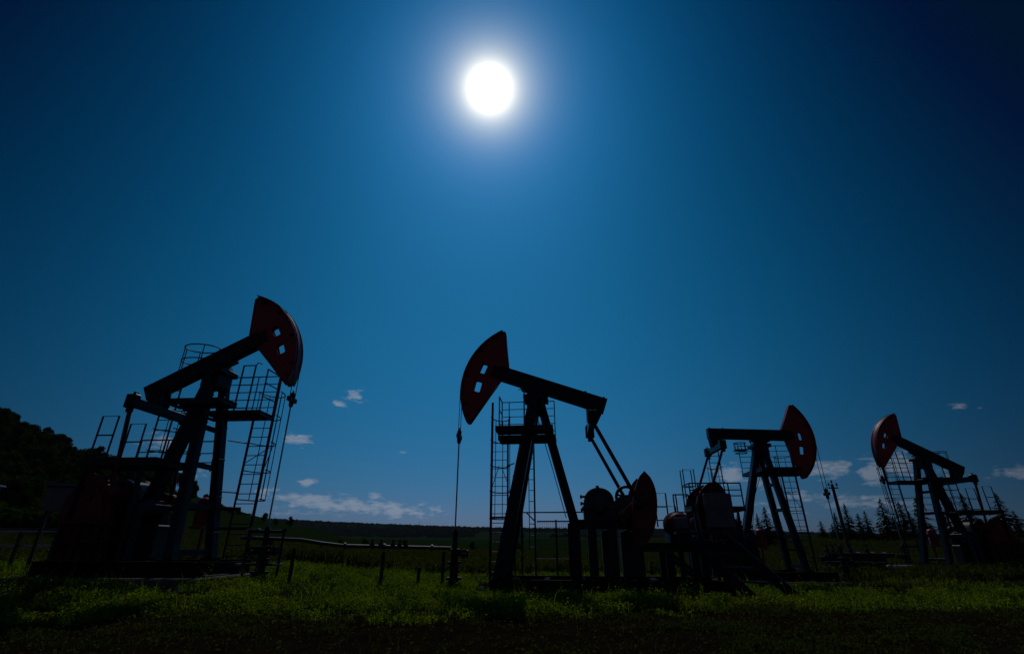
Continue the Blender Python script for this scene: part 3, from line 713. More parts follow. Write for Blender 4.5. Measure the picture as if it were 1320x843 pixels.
# ------------------------------------------------------------------ pipe manifold at right
def manifold():
    x0, y0 = 14.6, 22.6; z0 = gz1(x0, y0)
    rt = empty('pipe_manifold', (x0, y0, z0)); tag(rt, 'low dark pipe manifold with a white capped pipe end, beyond the grass at right', 'pipe manifold')
    for z, y, r in ((.8, 0, .09), (.45, .3, .1), (.62, .6, .12), (.2, .1, .1)):
        m = MB(); m.tube([(-1.3, y, z), (1.5, y, z - .03)], r, 10); m.build('pipe', 'steel', rt, True)
    for x in (-1.1, -.5, .2, .8, 1.3):
        m = MB(); m.tube([(x, 0, .8), (x, .3, .86), (x, .6, .62)], .05, 8); m.build('branch_pipe', 'steel', rt, True)
    for x in (-1.2, -.95, -.7, -.2, .5):
        m = MB(); m.lathe((x, .1, .82), (0, 0, 1), [(0, .07), (.14, .07), (.15, .1), (.18, .1), (.19, .03), (.34, .03), (.35, .12), (.37, .12)], 12); m.build('valve', 'steel', rt, True)
    for x in (-1.15, .1, 1.35):
        m = MB(); m.box(x - .05, x + .05, -.15, .7, -.1, .34, .01); m.build('support', 'steel', rt)
    m = MB(); m.tube([(1.02, -.5, .36), (1.75, -.5, .36)], .07, 14); m.build('white_pipe_end', 'white', rt, True)
    m = MB(); m.lathe((.76, -.5, .36), (1, 0, 0), [(0, .05), (.02, .08), (.17, .08), (.2, .06)], 14); m.build('white_cap', 'white', rt, True)
    for x in (1.1, 1.6):
        m = MB(); m.bar((x, -.5, -.1), (x, -.5, .287), .06, .06); m.build('pipe_support', 'steel', rt)
manifold()

# ------------------------------------------------------------------ cabinets and trestle at far left
def cabinet(loc, w, d, h, leg, label, mat='panel', rz=0.0):
    rt = empty('control_cabinet', loc, rz); tag(rt, label, 'cabinet')
    m = MB(); m.box(-w / 2, w / 2, -d / 2, d / 2, leg, leg + h, .015); m.build('cabinet_body', mat, rt)
    m = MB(); m.box(-w / 2 + .03, w / 2 - .03, -d / 2 - .014, -d / 2 - .002, leg + .04, leg + h - .05, .004); dr = m.build('door', mat, rt)
    m = MB(); m.box(w / 2 - .13, w / 2 - .1, -d / 2 - .05, -d / 2 - .016, leg + h * .42, leg + h * .58, .006); m.build('handle', 'steel', dr)
    m = MB(); m.plate([[(-w / 2 - .08, leg + h + .002), (w / 2 + .08, leg + h + .002), (w / 2 + .06, leg + h + .05), (-w / 2 - .06, leg + h + .11)]], lambda u, v, q: Vector((u, q, v)), -d / 2 - .1, d / 2 + .08); m.build('rain_roof', 'grey', rt)
    for x in (-w / 2 + .06, w / 2 - .06):
        m = MB(); m.bar((x, 0, -.15), (x, 0, leg - .002), .07, .07); m.build('leg', 'steel', rt)
cx, cy = -12.2, 14.0
cabinet((cx, cy, gz1(cx, cy)), .72, .5, .62, 1.5, 'pale blue control cabinet on two legs behind the largest pump jack tail', 'panel', .25)
cabinet((-16.0, 15.2, gz1(-16, 15.2)), .9, .5, .66, 1.62, 'grey control cabinet standing at the left edge beside the trestle', 'grey', .3)
def trestle():
    x0, y0 = -14.2, 14.3; rt = empty('cable_trestle', (x0, y0, gz1(x0, y0)), .12); tag(rt, 'low steel cable trestle with cross braces below the control cabinets', 'trestle')
    for x in (-2.2, -1.2, -.2, .8, 1.7):
        m = MB(); m.bar((x, 0, -.15), (x, 0, 1.0), .07, .07); m.build('post', 'steel', rt)
    m = MB()
    for z in (1.02, .66): m.bar((-2.4, .06, z), (1.9, .06, z), .05, .06)
    m.bar((-2.4, .0, 1.36), (-.6, .0, 1.3), .05, .05); m.bar((-1.9, 0, .9), (-1.9, 0, 1.36), .05, .05); m.build('rail', 'bright', rt)
    m = MB()
    for a in (-2.2, -1.2): m.bar((a, -.05, .1), (a + 1, -.05, .95), .04, .04); m.bar((a, -.1, .95), (a + 1, -.1, .1), .04, .04)
    m.build('cross_brace', 'steel', rt)
    m = MB()
    for k, y in enumerate((-.03, .1, .18)): m.tube([(-2.4, y, 1.07 + .01 * k), (-.8, y, 1.06 + .015 * k), (.6, y, 1.07), (1.9, y, 1.06)], .022, 8)
    m.build('cable', 'rail', rt)
trestle()

# ------------------------------------------------------------------ vegetation
def blades(name, n, xy, hgt, wid, mat, lean=.45, leaves=0, hvar=.5, lsz=1.0):
    """grass as crossed, bent, tapering blades; xy(n) gives the roots"""
    x, y, hs = xy(n); n = len(x); z = gz(x, y)
    h = hgt * hs * (1 - hvar + 2 * hvar * rng.random(n)); a = rng.random(n) * 2 * PI; ld = rng.random(n) * 2 * PI; ll = lean * h * rng.random(n)
    w = wid * (.6 + .8 * rng.random(n))
    dx, dy = np.cos(a) * w / 2, np.sin(a) * w / 2; lx, ly = np.cos(ld) * ll, np.sin(ld) * ll
    P = np.empty((n, 5, 3))
    P[:, 0] = np.stack([x - dx, y - dy, z - .02], -1); P[:, 1] = np.stack([x + dx, y + dy, z - .02], -1)
    P[:, 2] = np.stack([x + dx * .8 + lx * .35, y + dy * .8 + ly * .35, z + h * .58], -1); P[:, 3] = np.stack([x - dx * .8 + lx * .35, y - dy * .8 + ly * .35, z + h * .58], -1)
    P[:, 4] = np.stack([x + lx, y + ly, z + h * (1 - .25 * (ll / np.maximum(h, 1e-6)))], -1)
    k = np.arange(n)[:, None] * 5
    quads = k + np.array([[0, 1, 2, 3]]); tris = k + np.array([[3, 2, 4]]); V = P.reshape(-1, 3)
    if leaves:
        i = rng.integers(0, n, leaves); f = .35 + .65 * rng.random(leaves)
        c = np.stack([x[i] + lx[i] * f + .03 * rng.standard_normal(leaves), y[i] + ly[i] * f + .03 * rng.standard_normal(leaves), z[i] + h[i] * f * .9], -1)
        s = wid * lsz * (1.2 + 2.0 * rng.random(leaves))[:, None]
        u = rng.standard_normal((leaves, 3)); u[:, 2] *= .45; u /= np.linalg.norm(u, axis=1)[:, None]
        v = np.cross(u, rng.standard_normal((leaves, 3)) + np.array([0, 0, 1.2])); v /= np.linalg.norm(v, axis=1)[:, None]
        L = np.stack([c - u * s, c - v * s * .55, c + u * s, c + v * s * .55], 1).reshape(-1, 3)
        quads = np.concatenate([quads, len(V) + np.arange(leaves)[:, None] * 4 + np.array([[0, 1, 2, 3]])]); V = np.concatenate([V, L])
    return np_mesh(name, V, quads, tris, mat)
def in_pad(x, y):
    """true where the pump jacks' slabs and gravel pads lie"""
    r = np.zeros(len(x), bool)
    for p, loc, yaw, side, tilt, lb in JACKS:
        dx, dy = x - loc[0], y - loc[1]; u = dx * math.cos(yaw) + dy * math.sin(yaw); w = -dx * math.sin(yaw) + dy * math.cos(yaw)
        r |= (u > p['skid_end'] - .5) & (u < 1.6) & (np.abs(w) < 2.05)
    return r
def near_grass(n):
    y = 7.6 + 15 * rng.random(n) ** 1.5; x = (rng.random(n) * 2 - 1) * (y * 1.15 + 1)
    _, far = track_edges(x); clump = fbm(x / .55, y / .55, 3); big = fbm(x / 3 + 9, y / 3, 3)
    edge = sst(-.9, .45, y - far + 1.5 * (fbm(x / .8 + 3, y / .8, 3) - .5))
    keep = (rng.random(n) < edge * sst(.36, .62, clump)) & ~in_pad(x, y)
    keep &= rng.random(n) < 1 - .82 * sst(1.5, 8, x) * sst(.2, .5, fbm(x / 2.1 + 3, y / 2.1, 3)) - .25 * sst(-7, -11, x)
    hs = (.45 + .9 * clump) * (.55 + .9 * big) * (.5 + .5 * edge) * np.where(rng.random(n) < .025, 2.3, 1)
    return x[keep], y[keep], hs[keep]
go = blades('grass', 290000, near_grass, .16, .010, 'grass', .7, 260000, .5, .9)
tag(go, 'short bright green grass lit by the sun in front of the pump jacks', 'grass', kind='stuff')
def track_grass(n):
    y = 4.6 + 5.4 * rng.random(n) ** .9; x = (rng.random(n) * 2 - 1) * (y * 1.15 + .5)
    _, far = track_edges(x); c = fbm(x / .45 + 5, y / .28 + 2, 3); b = fbm(x / 2.2 + 1, y / 1.1 + 8, 2)
    pr = np.where(y < far + .2, .9 * sst(.5, .72, c) * sst(.35, .65, b) + .05, 0)
    keep = rng.random(n) < pr
    return x[keep], y[keep], (.35 + 1.1 * c)[keep]
to = blades('track_grass', 120000, track_grass, .09, .009, 'dry', .9, 26000)
tag(to, 'sparse dry grass tufts growing on the dark dirt track', 'grass', kind='stuff')
def meadow(n):
    y = 19 + 75 * rng.random(n) ** 1.7; x = (rng.random(n) * 2 - 1) * (y * 1.15 + 1)
    c = fbm(x / 2.2, y / 2.2, 3); b = fbm(x / 9 + 5, y / 9, 3)
    keep = (rng.random(n) < sst(.25, .6, c)) & ~in_pad(x, y)
    return x[keep], y[keep], ((.4 + c) * (.45 + 1.1 * b))[keep]
mo = blades('meadow_grass', 170000, meadow, .42, .03, 'dry', .4, 60000)
tag(mo, 'tall yellowing meadow grass and weeds beyond the pump jacks', 'grass', kind='stuff')

# gravel on the pads, larger stones as things
def rock(r, sd):
    q = random.Random(sd); vs, fs = [], []; n, k = 7, 5
    mb = MB(); prof = []
    for i in range(k + 1):
        a = PI * i / k; prof.append((-math.cos(a) * r * .7, max(math.sin(a) * r, .001)))
    mb.lathe((0, 0, 0), (0, 0, 1), prof, n)
    mb.v = [(x * q.uniform(.75, 1.25), y * q.uniform(.75, 1.25), z * q.uniform(.75, 1.2)) for x, y, z in mb.v]
    return mb
gv, gf = [], []
mb = MB()
for i, (p, loc, yaw, side, tilt, lb) in enumerate(JACKS):
    for k in range(260):
        u = random.uniform(p['skid_end'] - .4, 1.9); w = random.choice((-1, 1)) * (1.2 + abs(random.gauss(0, .22))); q = jw(i, u, w, 0)
        s = random.uniform(.015, .06); z = gz1(q.x, q.y) + s * .3; c = Vector((q.x, q.y, z)); e = [Vector((random.gauss(0, 1), random.gauss(0, 1), random.gauss(0, .7))).normalized() * s * random.uniform(.6, 1.2) for _ in range(6)]
        e = [Vector((s, 0, 0)), Vector((-s * .8, s * .2, 0)), Vector((s * .1, s, 0)), Vector((0, -s * .9, s * .1)), Vector((s * .1, .1 * s, s * .7)), Vector((0, 0, -s * .6))]
        rot = Matrix.Rotation(random.uniform(0, 6), 3, 'Z') @ Matrix.Rotation(random.uniform(-.6, .6), 3, 'X')
        mb.add([c + rot @ v for v in e], [(0, 2, 4), (2, 1, 4), (1, 3, 4), (3, 0, 4), (2, 0, 5), (1, 2, 5), (3, 1, 5), (0, 3, 5)])
gr = mb.build('gravel', 'stone'); tag(gr, 'pale gravel scattered round the pump jack footings', 'gravel', kind='stuff')

# broad-leaved weed clumps standing out of the grass
def weed_clump(loc, h, label, sd):
    q = np.random.default_rng(sd); rt = empty('weed_clump', loc); tag(rt, label, 'weed')
    m = MB(); L = MB()
    for k in range(16):
        a = q.random() * 2 * PI; l = h * (.5 + .5 * q.random()); t = Vector((math.cos(a) * l * .5 * q.random(), math.sin(a) * l * .5 * q.random(), l)); m.tube([(0, 0, -.03), t * .5, t], [.006, .004, .002], 5)
        for j in range(9):
            f = .25 + .75 * j / 8; c = t * f; d = Vector((q.normal(), q.normal(), .3 * q.normal())).normalized(); s = h * .16 * (.6 + .8 * q.random()); n_ = d.cross(Vector((q.normal() * .5, q.normal() * .5, 1))).normalized()
            L.add([c, c + d * s * .5 + n_ * s * .3, c + d * s, c + d * s * .5 - n_ * s * .3], [(0, 1, 2, 3)])
    m.build('stem', 'weed', rt); L.build('foliage', 'weed', rt)
for (x, y, h, lb) in ((-1.35, 9.9, .3, 'dark weed clump at the grass edge below the end of the flow line'), (3.3, 10.3, .34, 'dark weed clump in front of the long skid of the fenced pump jack'),
                      (-.1, 11.2, .28, 'small weed clump in the grass before the middle pump jack legs'), (4.0, 10.4, .2, 'low weed sprig at the track edge left of the steel stairs')):
    weed_clump((x, y, gz1(x, y)), h, lb, int(x * 100) % 97 + 3)

# leafy trees of the hill
def leafy_tree(h, cr, sd, name='leafy_tree', nl=900, leaf=.42, mat='leaf'):
    q = np.random.default_rng(sd); rt = empty(name)
    m = MB(); m.tube([(0, 0, -.6), (.05 * h * q.normal() * .3, 0, h * .35), (0, .02 * h, h * .7)], [h * .03, h * .022, h * .008], 7)
    lobes = []
    for k in range(9):
        a = q.random() * 2 * PI; z = h * (.38 + .52 * q.random()); r = cr * (.35 + .45 * q.random()) * (1.15 - .6 * (z / h)); c = np.array([math.cos(a) * r, math.sin(a) * r, z]); lobes.append((c, cr * (.38 + .25 * q.random())))
        m.tube([(0, 0, z * .6), tuple(c * np.array([.5, .5, .92])), tuple(c)], [h * .011, h * .008, h * .003], 5)
    lobes.append((np.array([0, 0, h * .86]), cr * .45))
    m.build('trunk', 'bark', rt)
    V = []
    for k in range(nl):
        c, r = lobes[q.integers(len(lobes))]; d = q.standard_normal(3); d /= np.linalg.norm(d); p_ = c + d * r * q.random() ** .4 * np.array([1, 1, .85])
        u = q.standard_normal(3); u /= np.linalg.norm(u); v = np.cross(u, q.standard_normal(3)); v /= np.linalg.norm(v); s = leaf * (.5 + .8 * q.random())
        V += [p_ - u * s, p_ - v * s * .6, p_ + u * s, p_ + v * s * .6]
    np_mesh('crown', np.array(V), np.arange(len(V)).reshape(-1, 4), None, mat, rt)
    return rt
def put(o, x, y, s, rz, label, cat, group=None, dz=0.0, sz=1.0):
    o.location = (x, y, gz1(x, y) + dz); o.scale = (s, s, s * sz); o.rotation_euler = (0, 0, rz); tag(o, label, cat, group); return o
def remove_tree(o):
    for c in list(o.children): bpy.data.objects.remove(c)
    bpy.data.objects.remove(o)
protos = [leafy_tree(8, 2.6, 3), leafy_tree(9, 2.2, 8), leafy_tree(6.5, 2.8, 21), leafy_tree(7.5, 3.0, 34)]
used = [False] * 4; cnt = 0
WOOD = 'trees of the wood covering the hill'
spots = []
tries = 0
while len(spots) < 296 and tries < 40000:
    tries += 1
    d = random.uniform(128, 178) if len(spots) < 110 else random.uniform(58, 178)
    qx = random.uniform(-1.24, -.66); y = d; x = qx * y
    if qx > -.80 and random.random() < .6: continue
    if d < 112 and qx > -.84 or d < 82 and qx > -.93: continue
    if all((x - a) ** 2 + (y - b) ** 2 > 2.7 ** 2 for a, b in spots): spots.append((x, y))
for (x, y) in spots:
    k = random.randrange(4); o = protos[k] if not used[k] else copy_tree(protos[k]); used[k] = True
    put(o, x, y, random.uniform(.6, .98) * (1 if y > 110 else .72), random.uniform(0, 6), 'dark leafy tree of the dense wood covering the hillside at far left', 'tree', WOOD)
def under(n):
    y = 54 + 124 * rng.random(n); q = -1.26 + .62 * rng.random(n); x = q * y
    keep = (rng.random(n) < sst(-.63, -.76, q) * sst(.3, .5, fbm(x / 6, y / 6, 2)))
    return x[keep], y[keep], np.full(keep.sum(), 1.0)
uo = blades('undergrowth', 34000, under, 1.7, .3, 'leaf', .5, 42000)
tag(uo, 'dark tangled undergrowth between the trees of the hillside wood', 'undergrowth', kind='stuff')
lone = [(-.628, 150, 1.0, 1, 'lone round tree on the bare hill crest beside the largest pump jack legs'), (-.598, 152, .62, 0, 'narrow tree on the hill crest behind the front ladder of the largest pump jack'),
        (-.566, 155, .42, 2, 'low bushy tree on the crest just past the tall ladder foot'), (-.545, 156, .36, 3, 'squat bush in the row on the falling hill crest'), (-.528, 156, .40, 1, 'last and tallest bush of the row on the falling hill crest'),
        (-.475, 158, .5, 0, 'small rounded tree half way down the bare crest'), (-.452, 158, .34, 2, 'shortest bush between the two small trees low on the crest'), (-.425, 158, .52, 1, 'slim tree where the bare hill crest meets the far ridge')]
for qx, y, s, k, lb in lone:
    o = copy_tree(protos[k]); put(o, qx * y, y, s * .9, random.uniform(0, 6), lb, 'tree', None, -1.3 * s)

# spruces on the right
def spruce(h, sd):
    q = np.random.default_rng(sd); rt = empty('spruce_tree')
    m = MB(); m.tube([(0, 0, -.4), (0, 0, h * .5), (0, 0, h * .99)], [h * .025, h * .016, h * .003], 7); m.build('trunk', 'bark', rt)
    V = []; n = int(h * 11)
    for i in range(n):
        f = i / n; z = h * (.06 + .93 * f); rr_ = h * .33 * (1 - f) ** .75 * (.6 + .75 * q.random()) + .03
        for k in range(int(5 + 5 * (1 - f))):
            a = q.random() * 2 * PI; d = np.array([math.cos(a), math.sin(a), -.22 + .35 * f]); t = np.array([-math.sin(a), math.cos(a), 0]); L = rr_ * (.6 + .55 * q.random())
            for j in range(3):
                f0, f1 = j / 3, (j + 1.25) / 3; p0 = np.array([0, 0, z]) + d * L * f0; p1 = np.array([0, 0, z]) + d * L * f1 + np.array([0, 0, -.04 * h * f1 ** 2]); w = .035 * h * (1.1 - .6 * f1) * (.6 + .7 * q.random()) * (1.1 - .7 * f); s_ = q.normal() * .5
                V += [p0, (p0 + p1) / 2 + t * w + np.array([0, 0, s_ * w]), p1, (p0 + p1) / 2 - t * w - np.array([0, 0, s_ * w])]
    np_mesh('crown', np.array(V), np.arange(len(V)).reshape(-1, 4), None, 'needle', rt); return rt
sp = [spruce(4, 5), spruce(4, 15), spruce(4, 27), spruce(4, 41)]
su = [False] * 4
# (px in the photo, distance, height, label)
SP = [(1062, 76, 1.9, 'small spruce between the level beam jack ladder and its hanging rod'), (1076, 78, 1.6, 'smallest spruce close to the hanging rod'), (1083, 68, 2.4, 'spruce growing right against the leaning pole'), (1091, 72, 1.9, 'short spruce hidden behind the foot of the leaning pole'), (1099, 66, 3.1, 'tall broad spruce just right of the leaning pole'),
      (1113, 68, 2.3, 'narrow spruce second to the right of the leaning pole'), (1123, 67, 2.5, 'pointed spruce third to the right of the leaning pole'), (1137, 80, 1.5, 'stunted spruce alone in the gap before the far pump jack'), (1148, 66, 3.5, 'tall spruce behind the hanging rod of the farthest pump jack'), (1158, 74, 2.2, 'small spruce seen through the ladder of the farthest pump jack'),
      (1171, 66, 3.2, 'spruce behind the far caged ladder of the farthest pump jack'), (1181, 72, 2.6, 'spruce beside the left leg of the farthest pump jack'), (1195, 62, 3.4, 'bushy spruce framed between the legs of the farthest pump jack'), (1225, 66, 2.9, 'spruce behind the rear brace of the farthest pump jack'), (1258, 68, 4.0, 'spruce rising behind the railings of the farthest pump jack'),
      (1304, 64, 3.9, 'tall spruce at the right edge past the farthest pump jack'), (1319, 70, 2.6, 'low spruce cut by the right edge of the view'), (968, 58, 2.5, 'spruce behind the rear brace of the level beam pump jack'), (981, 60, 2.2, 'spruce seen between the brace and legs of the level beam pump jack'), (992, 57, 2.7, 'spruce behind the two legs of the level beam pump jack'), (1006, 62, 2.0, 'low spruce right of the level beam pump jack legs'), (955, 64, 2.1, 'spruce half hidden by the grey panel of the level beam pump jack')]
CP, SPn = math.cos(PITCH), math.sin(PITCH)
for px_, d, h, lb in SP:
    b_ = (421.5 - 692) / 625; x = (px_ - 660) / 625 * d / (CP - b_ * SPn)
    k = random.randrange(4); o = sp[k] if not su[k] else copy_tree(sp[k]); su[k] = True
    put(o, x, d, h / 4 * 1.45, random.uniform(0, 6), lb, 'tree', 'spruces behind the pump jacks')
    o.scale = (o.scale[0] * random.uniform(.85, 1.25),) * 2 + (o.scale[2],)
for k in range(4):
    if not su[k]: remove_tree(sp[k])

# bushes out in the meadow behind the flow line
bp = leafy_tree(1.6, .8, 55, 'bush', 500, .1)
BU = [(440, 60, .62, 'dark bush behind the middle of the flow line'), (470, 64, .8, 'wider bush right of the one behind the middle of the flow line'), (520, 70, .7, 'small bush behind the flow line near its far end'), (668, 80, .8, 'bush seen between the legs of the fenced pump jack'), (610, 66, .75, 'bush in the meadow left of the middle caged ladder'), (350, 50, .6, 'low bush behind the square pipe frame wellhead')]
for i, (px_, d, s, lb) in enumerate(BU):
    x = (px_ - 660) / 625 * d / (CP + .44 * SPn); o = bp if i == 0 else copy_tree(bp); put(o, x, d, s, i * 1.3, lb, 'bush')

# far-off forest on the ridge
n = 9000
fy = rng.uniform(1150, 2150, n); fx = (rng.random(n) * 2 - 1) * fy * 1.15
dens = fbm(fx / 260, fy / 200, 3); ok = dens > .40; fx, fy = fx[ok], fy[ok]; n = len(fx); fz = gz(fx, fy)
h = rng.uniform(5, 9, n); r = rng.uniform(5, 11, n); k6 = np.arange(6) * PI / 3
ringA = np.stack([fx[:, None] + r[:, None] * np.cos(k6), fy[:, None] + r[:, None] * np.sin(k6), np.repeat((fz - 1)[:, None], 6, 1)], -1)
ringB = np.stack([fx[:, None] + r[:, None] * .75 * np.cos(k6 + .4), fy[:, None] + r[:, None] * .75 * np.sin(k6 + .4), fz[:, None] + h[:, None] * rng.uniform(.5, .85, (n, 6))], -1)
tip = np.stack([fx, fy, fz + h], -1)[:, None]
V = np.concatenate([ringA, ringB, tip], 1).reshape(-1, 3); b0 = np.arange(n)[:, None] * 13
qs = np.concatenate([b0 + np.array([[i, (i + 1) % 6, 6 + (i + 1) % 6, 6 + i]]) for i in range(6)]); tr_ = np.concatenate([b0 + np.array([[6 + i, 6 + (i + 1) % 6, 12]]) for i in range(6)])
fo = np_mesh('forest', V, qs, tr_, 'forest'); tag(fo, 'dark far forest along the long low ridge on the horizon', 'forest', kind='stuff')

# ------------------------------------------------------------------ sky, sun and clouds
SUN_EL, SUN_AZ = R(50.1), R(-3.7)
S = Vector((math.sin(SUN_AZ) * math.cos(SUN_EL), math.cos(SUN_AZ) * math.cos(SUN_EL), math.sin(SUN_EL)))
SKY_STR = .1; HAZE = 4.5e-5
w = bpy.data.worlds.new('World'); sc.world = w; w.use_nodes = True
n, l = w.node_tree.nodes, w.node_tree.links
bg = n['Background']; bg.inputs['Strength'].default_value = SKY_STR
def mathn(op, a, b=None, clamp=False):
    q = n.new('ShaderNodeMath'); q.operation = op; q.use_clamp = clamp
    for i, v in enumerate((a, b)):
        if v is None: continue
        if isinstance(v, (int, float)): q.inputs[i].default_value = v
        else: l.new(v, q.inputs[i])
    return q.outputs[0]
def mixc(fac, a, b, blend='MIX'):
    q = n.new('ShaderNodeMix'); q.data_type = 'RGBA'; q.blend_type = blend; q.clamp_factor = True
    for k_, v in (('Factor', fac), ('A', a), ('B', b)):
        if isinstance(v, (int, float)): q.inputs[k_].default_value = v
        elif isinstance(v, tuple): q.inputs[k_].default_value = (*v, 1)
        else: l.new(v, q.inputs[k_])
    return q.outputs['Result']
sky = n.new('ShaderNodeTexSky'); sky.sky_type = 'NISHITA'; sky.sun_disc = False
sky.sun_elevation = SUN_EL; sky.sun_rotation = SUN_AZ; sky.air_density = 1.0; sky.dust_density = .4; sky.ozone_density = 3.0
# deep, saturated blue: each channel of the sky through its own response
EXPO = -2.0; K = 1 / (SKY_STR * 2 ** EXPO)
sp_ = n.new('ShaderNodeSeparateColor'); l.new(sky.outputs['Color'], sp_.inputs['Color'])
cm_ = n.new('ShaderNodeCombineColor')
for ch, t_, g_ in (('Red', .00107, 2.11), ('Green', .0768, .41), ('Blue', .1175, .471)):
    l.new(mathn('MULTIPLY', mathn('POWER', sp_.outputs[ch], g_), t_ * K), cm_.inputs[ch])
tint = cm_.outputs['Color']
tc = n.new('ShaderNodeTexCoord'); D = tc.outputs['Generated']
sep = n.new('ShaderNodeSeparateXYZ'); l.new(D, sep.inputs['Vector'])
dt = n.new('ShaderNodeVectorMath'); dt.operation = 'DOT_PRODUCT'; l.new(D, dt.inputs[0]); dt.inputs[1].default_value = S
ang_ = mathn('ARCCOSINE', mathn('MINIMUM', dt.outputs['Value'], .999999))
az = mathn('ARCTAN2', sep.outputs['X'], sep.outputs['Y']); el = mathn('ARCSINE', sep.outputs['Z'])
# the clear sky is deepest at a right angle to the sun: darker with azimuth away from it, lens vignetting also put into this colour
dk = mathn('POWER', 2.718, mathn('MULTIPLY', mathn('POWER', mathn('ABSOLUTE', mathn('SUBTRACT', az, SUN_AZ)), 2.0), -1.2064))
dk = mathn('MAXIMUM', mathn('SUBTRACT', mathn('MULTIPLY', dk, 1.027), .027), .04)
dv = mathn('POWER', 2.718, mathn('MULTIPLY', mathn('POWER', mathn('MAXIMUM', mathn('SUBTRACT', el, .2), 0.0), 2.0), -1.85))
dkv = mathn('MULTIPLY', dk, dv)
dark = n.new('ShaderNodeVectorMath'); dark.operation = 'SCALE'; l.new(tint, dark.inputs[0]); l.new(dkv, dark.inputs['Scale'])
# aureole round the sun and the blinding disc
def halo(sig, amp, c, p=1.0):
    e = mathn('POWER', 2.718, mathn('MULTIPLY', mathn('POWER', mathn('DIVIDE', ang_, sig), p), -1.0))
    v = n.new('ShaderNodeVectorMath'); v.operation = 'SCALE'; v.inputs[0].default_value = c; l.new(mathn('MULTIPLY', e, amp), v.inputs['Scale']); return v.outputs['Vector']
def addv(a, b):
    v = n.new('ShaderNodeVectorMath'); v.operation = 'ADD'; l.new(a, v.inputs[0]); l.new(b, v.inputs[1]); return v.outputs['Vector']
skyc = addv(dark.outputs['Vector'], halo(.2124, K, (.0083, .2233, .5748)))
skyc = addv(skyc, halo(.0314, K, (3.06, 2.48, 1.19)))
skyc = addv(skyc, halo(.030, K, (1.5, 1.5, 1.5), 2.0))
ofs = n.new('ShaderNodeVectorMath'); ofs.operation = 'SUBTRACT'; l.new(skyc, ofs.inputs[0]); ofs.inputs[1].default_value = (.0015 * K, .0221 * K, .0304 * K)
mx_ = n.new('ShaderNodeVectorMath'); mx_.operation = 'MAXIMUM'; l.new(ofs.outputs['Vector'], mx_.inputs[0]); mx_.inputs[1].default_value = (0, .0062 * K, .021 * K)
skyc = mx_.outputs['Vector']
bk = mathn('MULTIPLY', mathn('SUBTRACT', mathn('MULTIPLY', sep.outputs['Y'], -1.0), .05), 2.5, True)   # glow added to the unseen sky behind the camera, lighting the shaded red heads
sky_fill = n.new('ShaderNodeVectorMath'); sky_fill.operation = 'SCALE'; sky_fill.inputs[0].default_value = (.016 * K, .014 * K, .018 * K); l.new(bk, sky_fill.inputs['Scale'])
skyc = addv(skyc, sky_fill.outputs['Vector'])
# clouds: puffs at their own bearings and heights, broken up by noise
def direction(px_, py_):
    a = (px_ - 660) / 625; b = (421.5 - py_) / 625; v = Vector((a, CP - b * SPn, SPn + b * CP)).normalized()
    return math.atan2(v.x, v.y), math.asin(v.z)
CL = [(385, 566, 16, 8, 1.0), (437, 520, 10, 5, .8), (457, 511, 13, 7, .85), (395, 622, 13, 5, .9), (480, 639, 12, 5, .85), (400, 643, 50, 7, .95), (450, 652, 75, 9, .95), (515, 659, 60, 7, .85), (345, 633, 14, 6, .7), (400, 660, 60, 5, .5),
      (1068, 604, 32, 11, 1.0), (1100, 645, 60, 9, .75), (1150, 650, 50, 8, .7), (1126, 609, 20, 14, 1.15), (1156, 600, 28, 15, 1.05), (1222, 612, 22, 10, .7), (1302, 609, 26, 9, .9), (1240, 523, 12, 5, .6), (1262, 522, 8, 4, .5),
      (943, 611, 24, 12, .95), (975, 622, 26, 9, .7), (212, 572, 26, 12, .75), (1040, 640, 40, 8, .6), (870, 640, 14, 4, .5), (519, 584, 6, 3, .4), (250, 610, 20, 7, .55), (1000, 655, 40, 8, .55), (900, 655, 18, 6, .5)]
dens = None
for (px_, py_, rx, ry, amp) in CL:
    a0_, e0_ = direction(px_, py_); a1_, _ = direction(px_ + rx, py_); _, e1_ = direction(px_, py_ - ry)
    u = mathn('POWER', mathn('ABSOLUTE', mathn('DIVIDE', mathn('SUBTRACT', az, a0_), abs(a1_ - a0_))), 2.0)
    v = mathn('POWER', mathn('ABSOLUTE', mathn('DIVIDE', mathn('SUBTRACT', el, e0_), abs(e1_ - e0_))), 2.0)
    gsn = mathn('MULTIPLY', mathn('POWER', 2.718, mathn('MULTIPLY', mathn('ADD', u, v), -.8)), amp)
    dens = gsn if dens is None else mathn('MAXIMUM', dens, gsn)
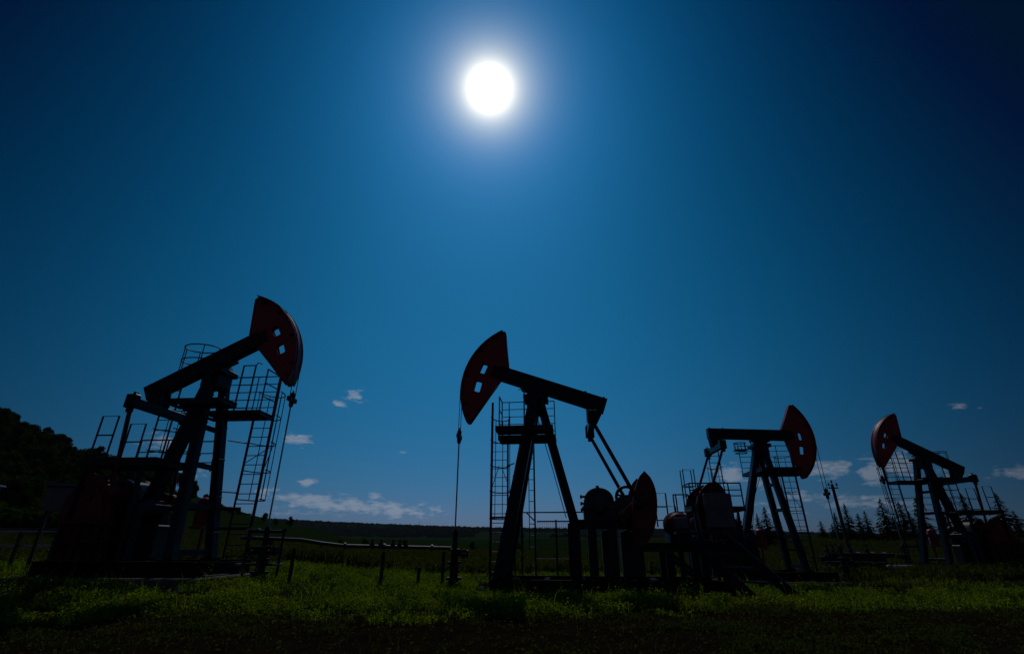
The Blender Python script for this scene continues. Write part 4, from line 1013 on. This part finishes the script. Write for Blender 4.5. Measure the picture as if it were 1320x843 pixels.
cb = n.new('ShaderNodeCombineXYZ'); l.new(mathn('MULTIPLY', az, 38.0), cb.inputs['X']); l.new(mathn('MULTIPLY', el, 100.0), cb.inputs['Y'])
nz = n.new('ShaderNodeTexNoise'); nz.inputs['Scale'].default_value = 1.0; nz.inputs['Detail'].default_value = 8; nz.inputs['Roughness'].default_value = .62; l.new(cb.outputs['Vector'], nz.inputs['Vector'])
cl = mathn('MULTIPLY', mathn('SUBTRACT', mathn('ADD', dens, mathn('MULTIPLY', nz.outputs['Fac'], 2.6)), 1.67), 1.9, True)
cl = mathn('MULTIPLY', cl, mathn('MINIMUM', mathn('MULTIPLY', dens, 5.0), 1.0))
CLOUD = (.30 * K, .36 * K, .46 * K)
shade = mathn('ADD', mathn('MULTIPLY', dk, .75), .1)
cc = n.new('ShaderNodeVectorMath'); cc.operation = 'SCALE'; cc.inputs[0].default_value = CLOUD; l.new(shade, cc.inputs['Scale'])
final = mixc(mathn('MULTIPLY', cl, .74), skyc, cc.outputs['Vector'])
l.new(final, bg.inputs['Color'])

# thin summer haze in the air
hm = bpy.data.materials.new('haze'); hm.use_nodes = True; hn = hm.node_tree.nodes; hl = hm.node_tree.links; hn.remove(hn['Principled BSDF'])
pv = hn.new('ShaderNodeVolumePrincipled'); pv.inputs['Color'].default_value = (.75, .85, 1, 1); pv.inputs['Density'].default_value = HAZE; pv.inputs['Anisotropy'].default_value = 0.0
hl.new(pv.outputs['Volume'], hn['Material Output'].inputs['Volume'])
m = MB(); m.box(-9600, 9600, -9600, 9600, -8, 190); ho = m.build('haze', hm); tag(ho, 'thin blue summer haze lying over the fields', 'haze', kind='stuff')
sl = bpy.data.lights.new('sun', 'SUN'); so = bpy.data.objects.new('sun', sl); col.objects.link(so)
sl.energy = 2.2; sl.angle = R(.5); sl.color = (1, .96, .9)
so.rotation_euler = S.to_track_quat('Z', 'Y').to_euler()

vs = sc.view_settings; vs.view_transform = 'Standard'; vs.look = 'None'; vs.gamma = 1; vs.use_curve_mapping = False
vs.exposure = EXPO
sc.render.engine = 'CYCLES'; sc.cycles.max_bounces = 6; sc.cycles.sample_clamp_indirect = 4
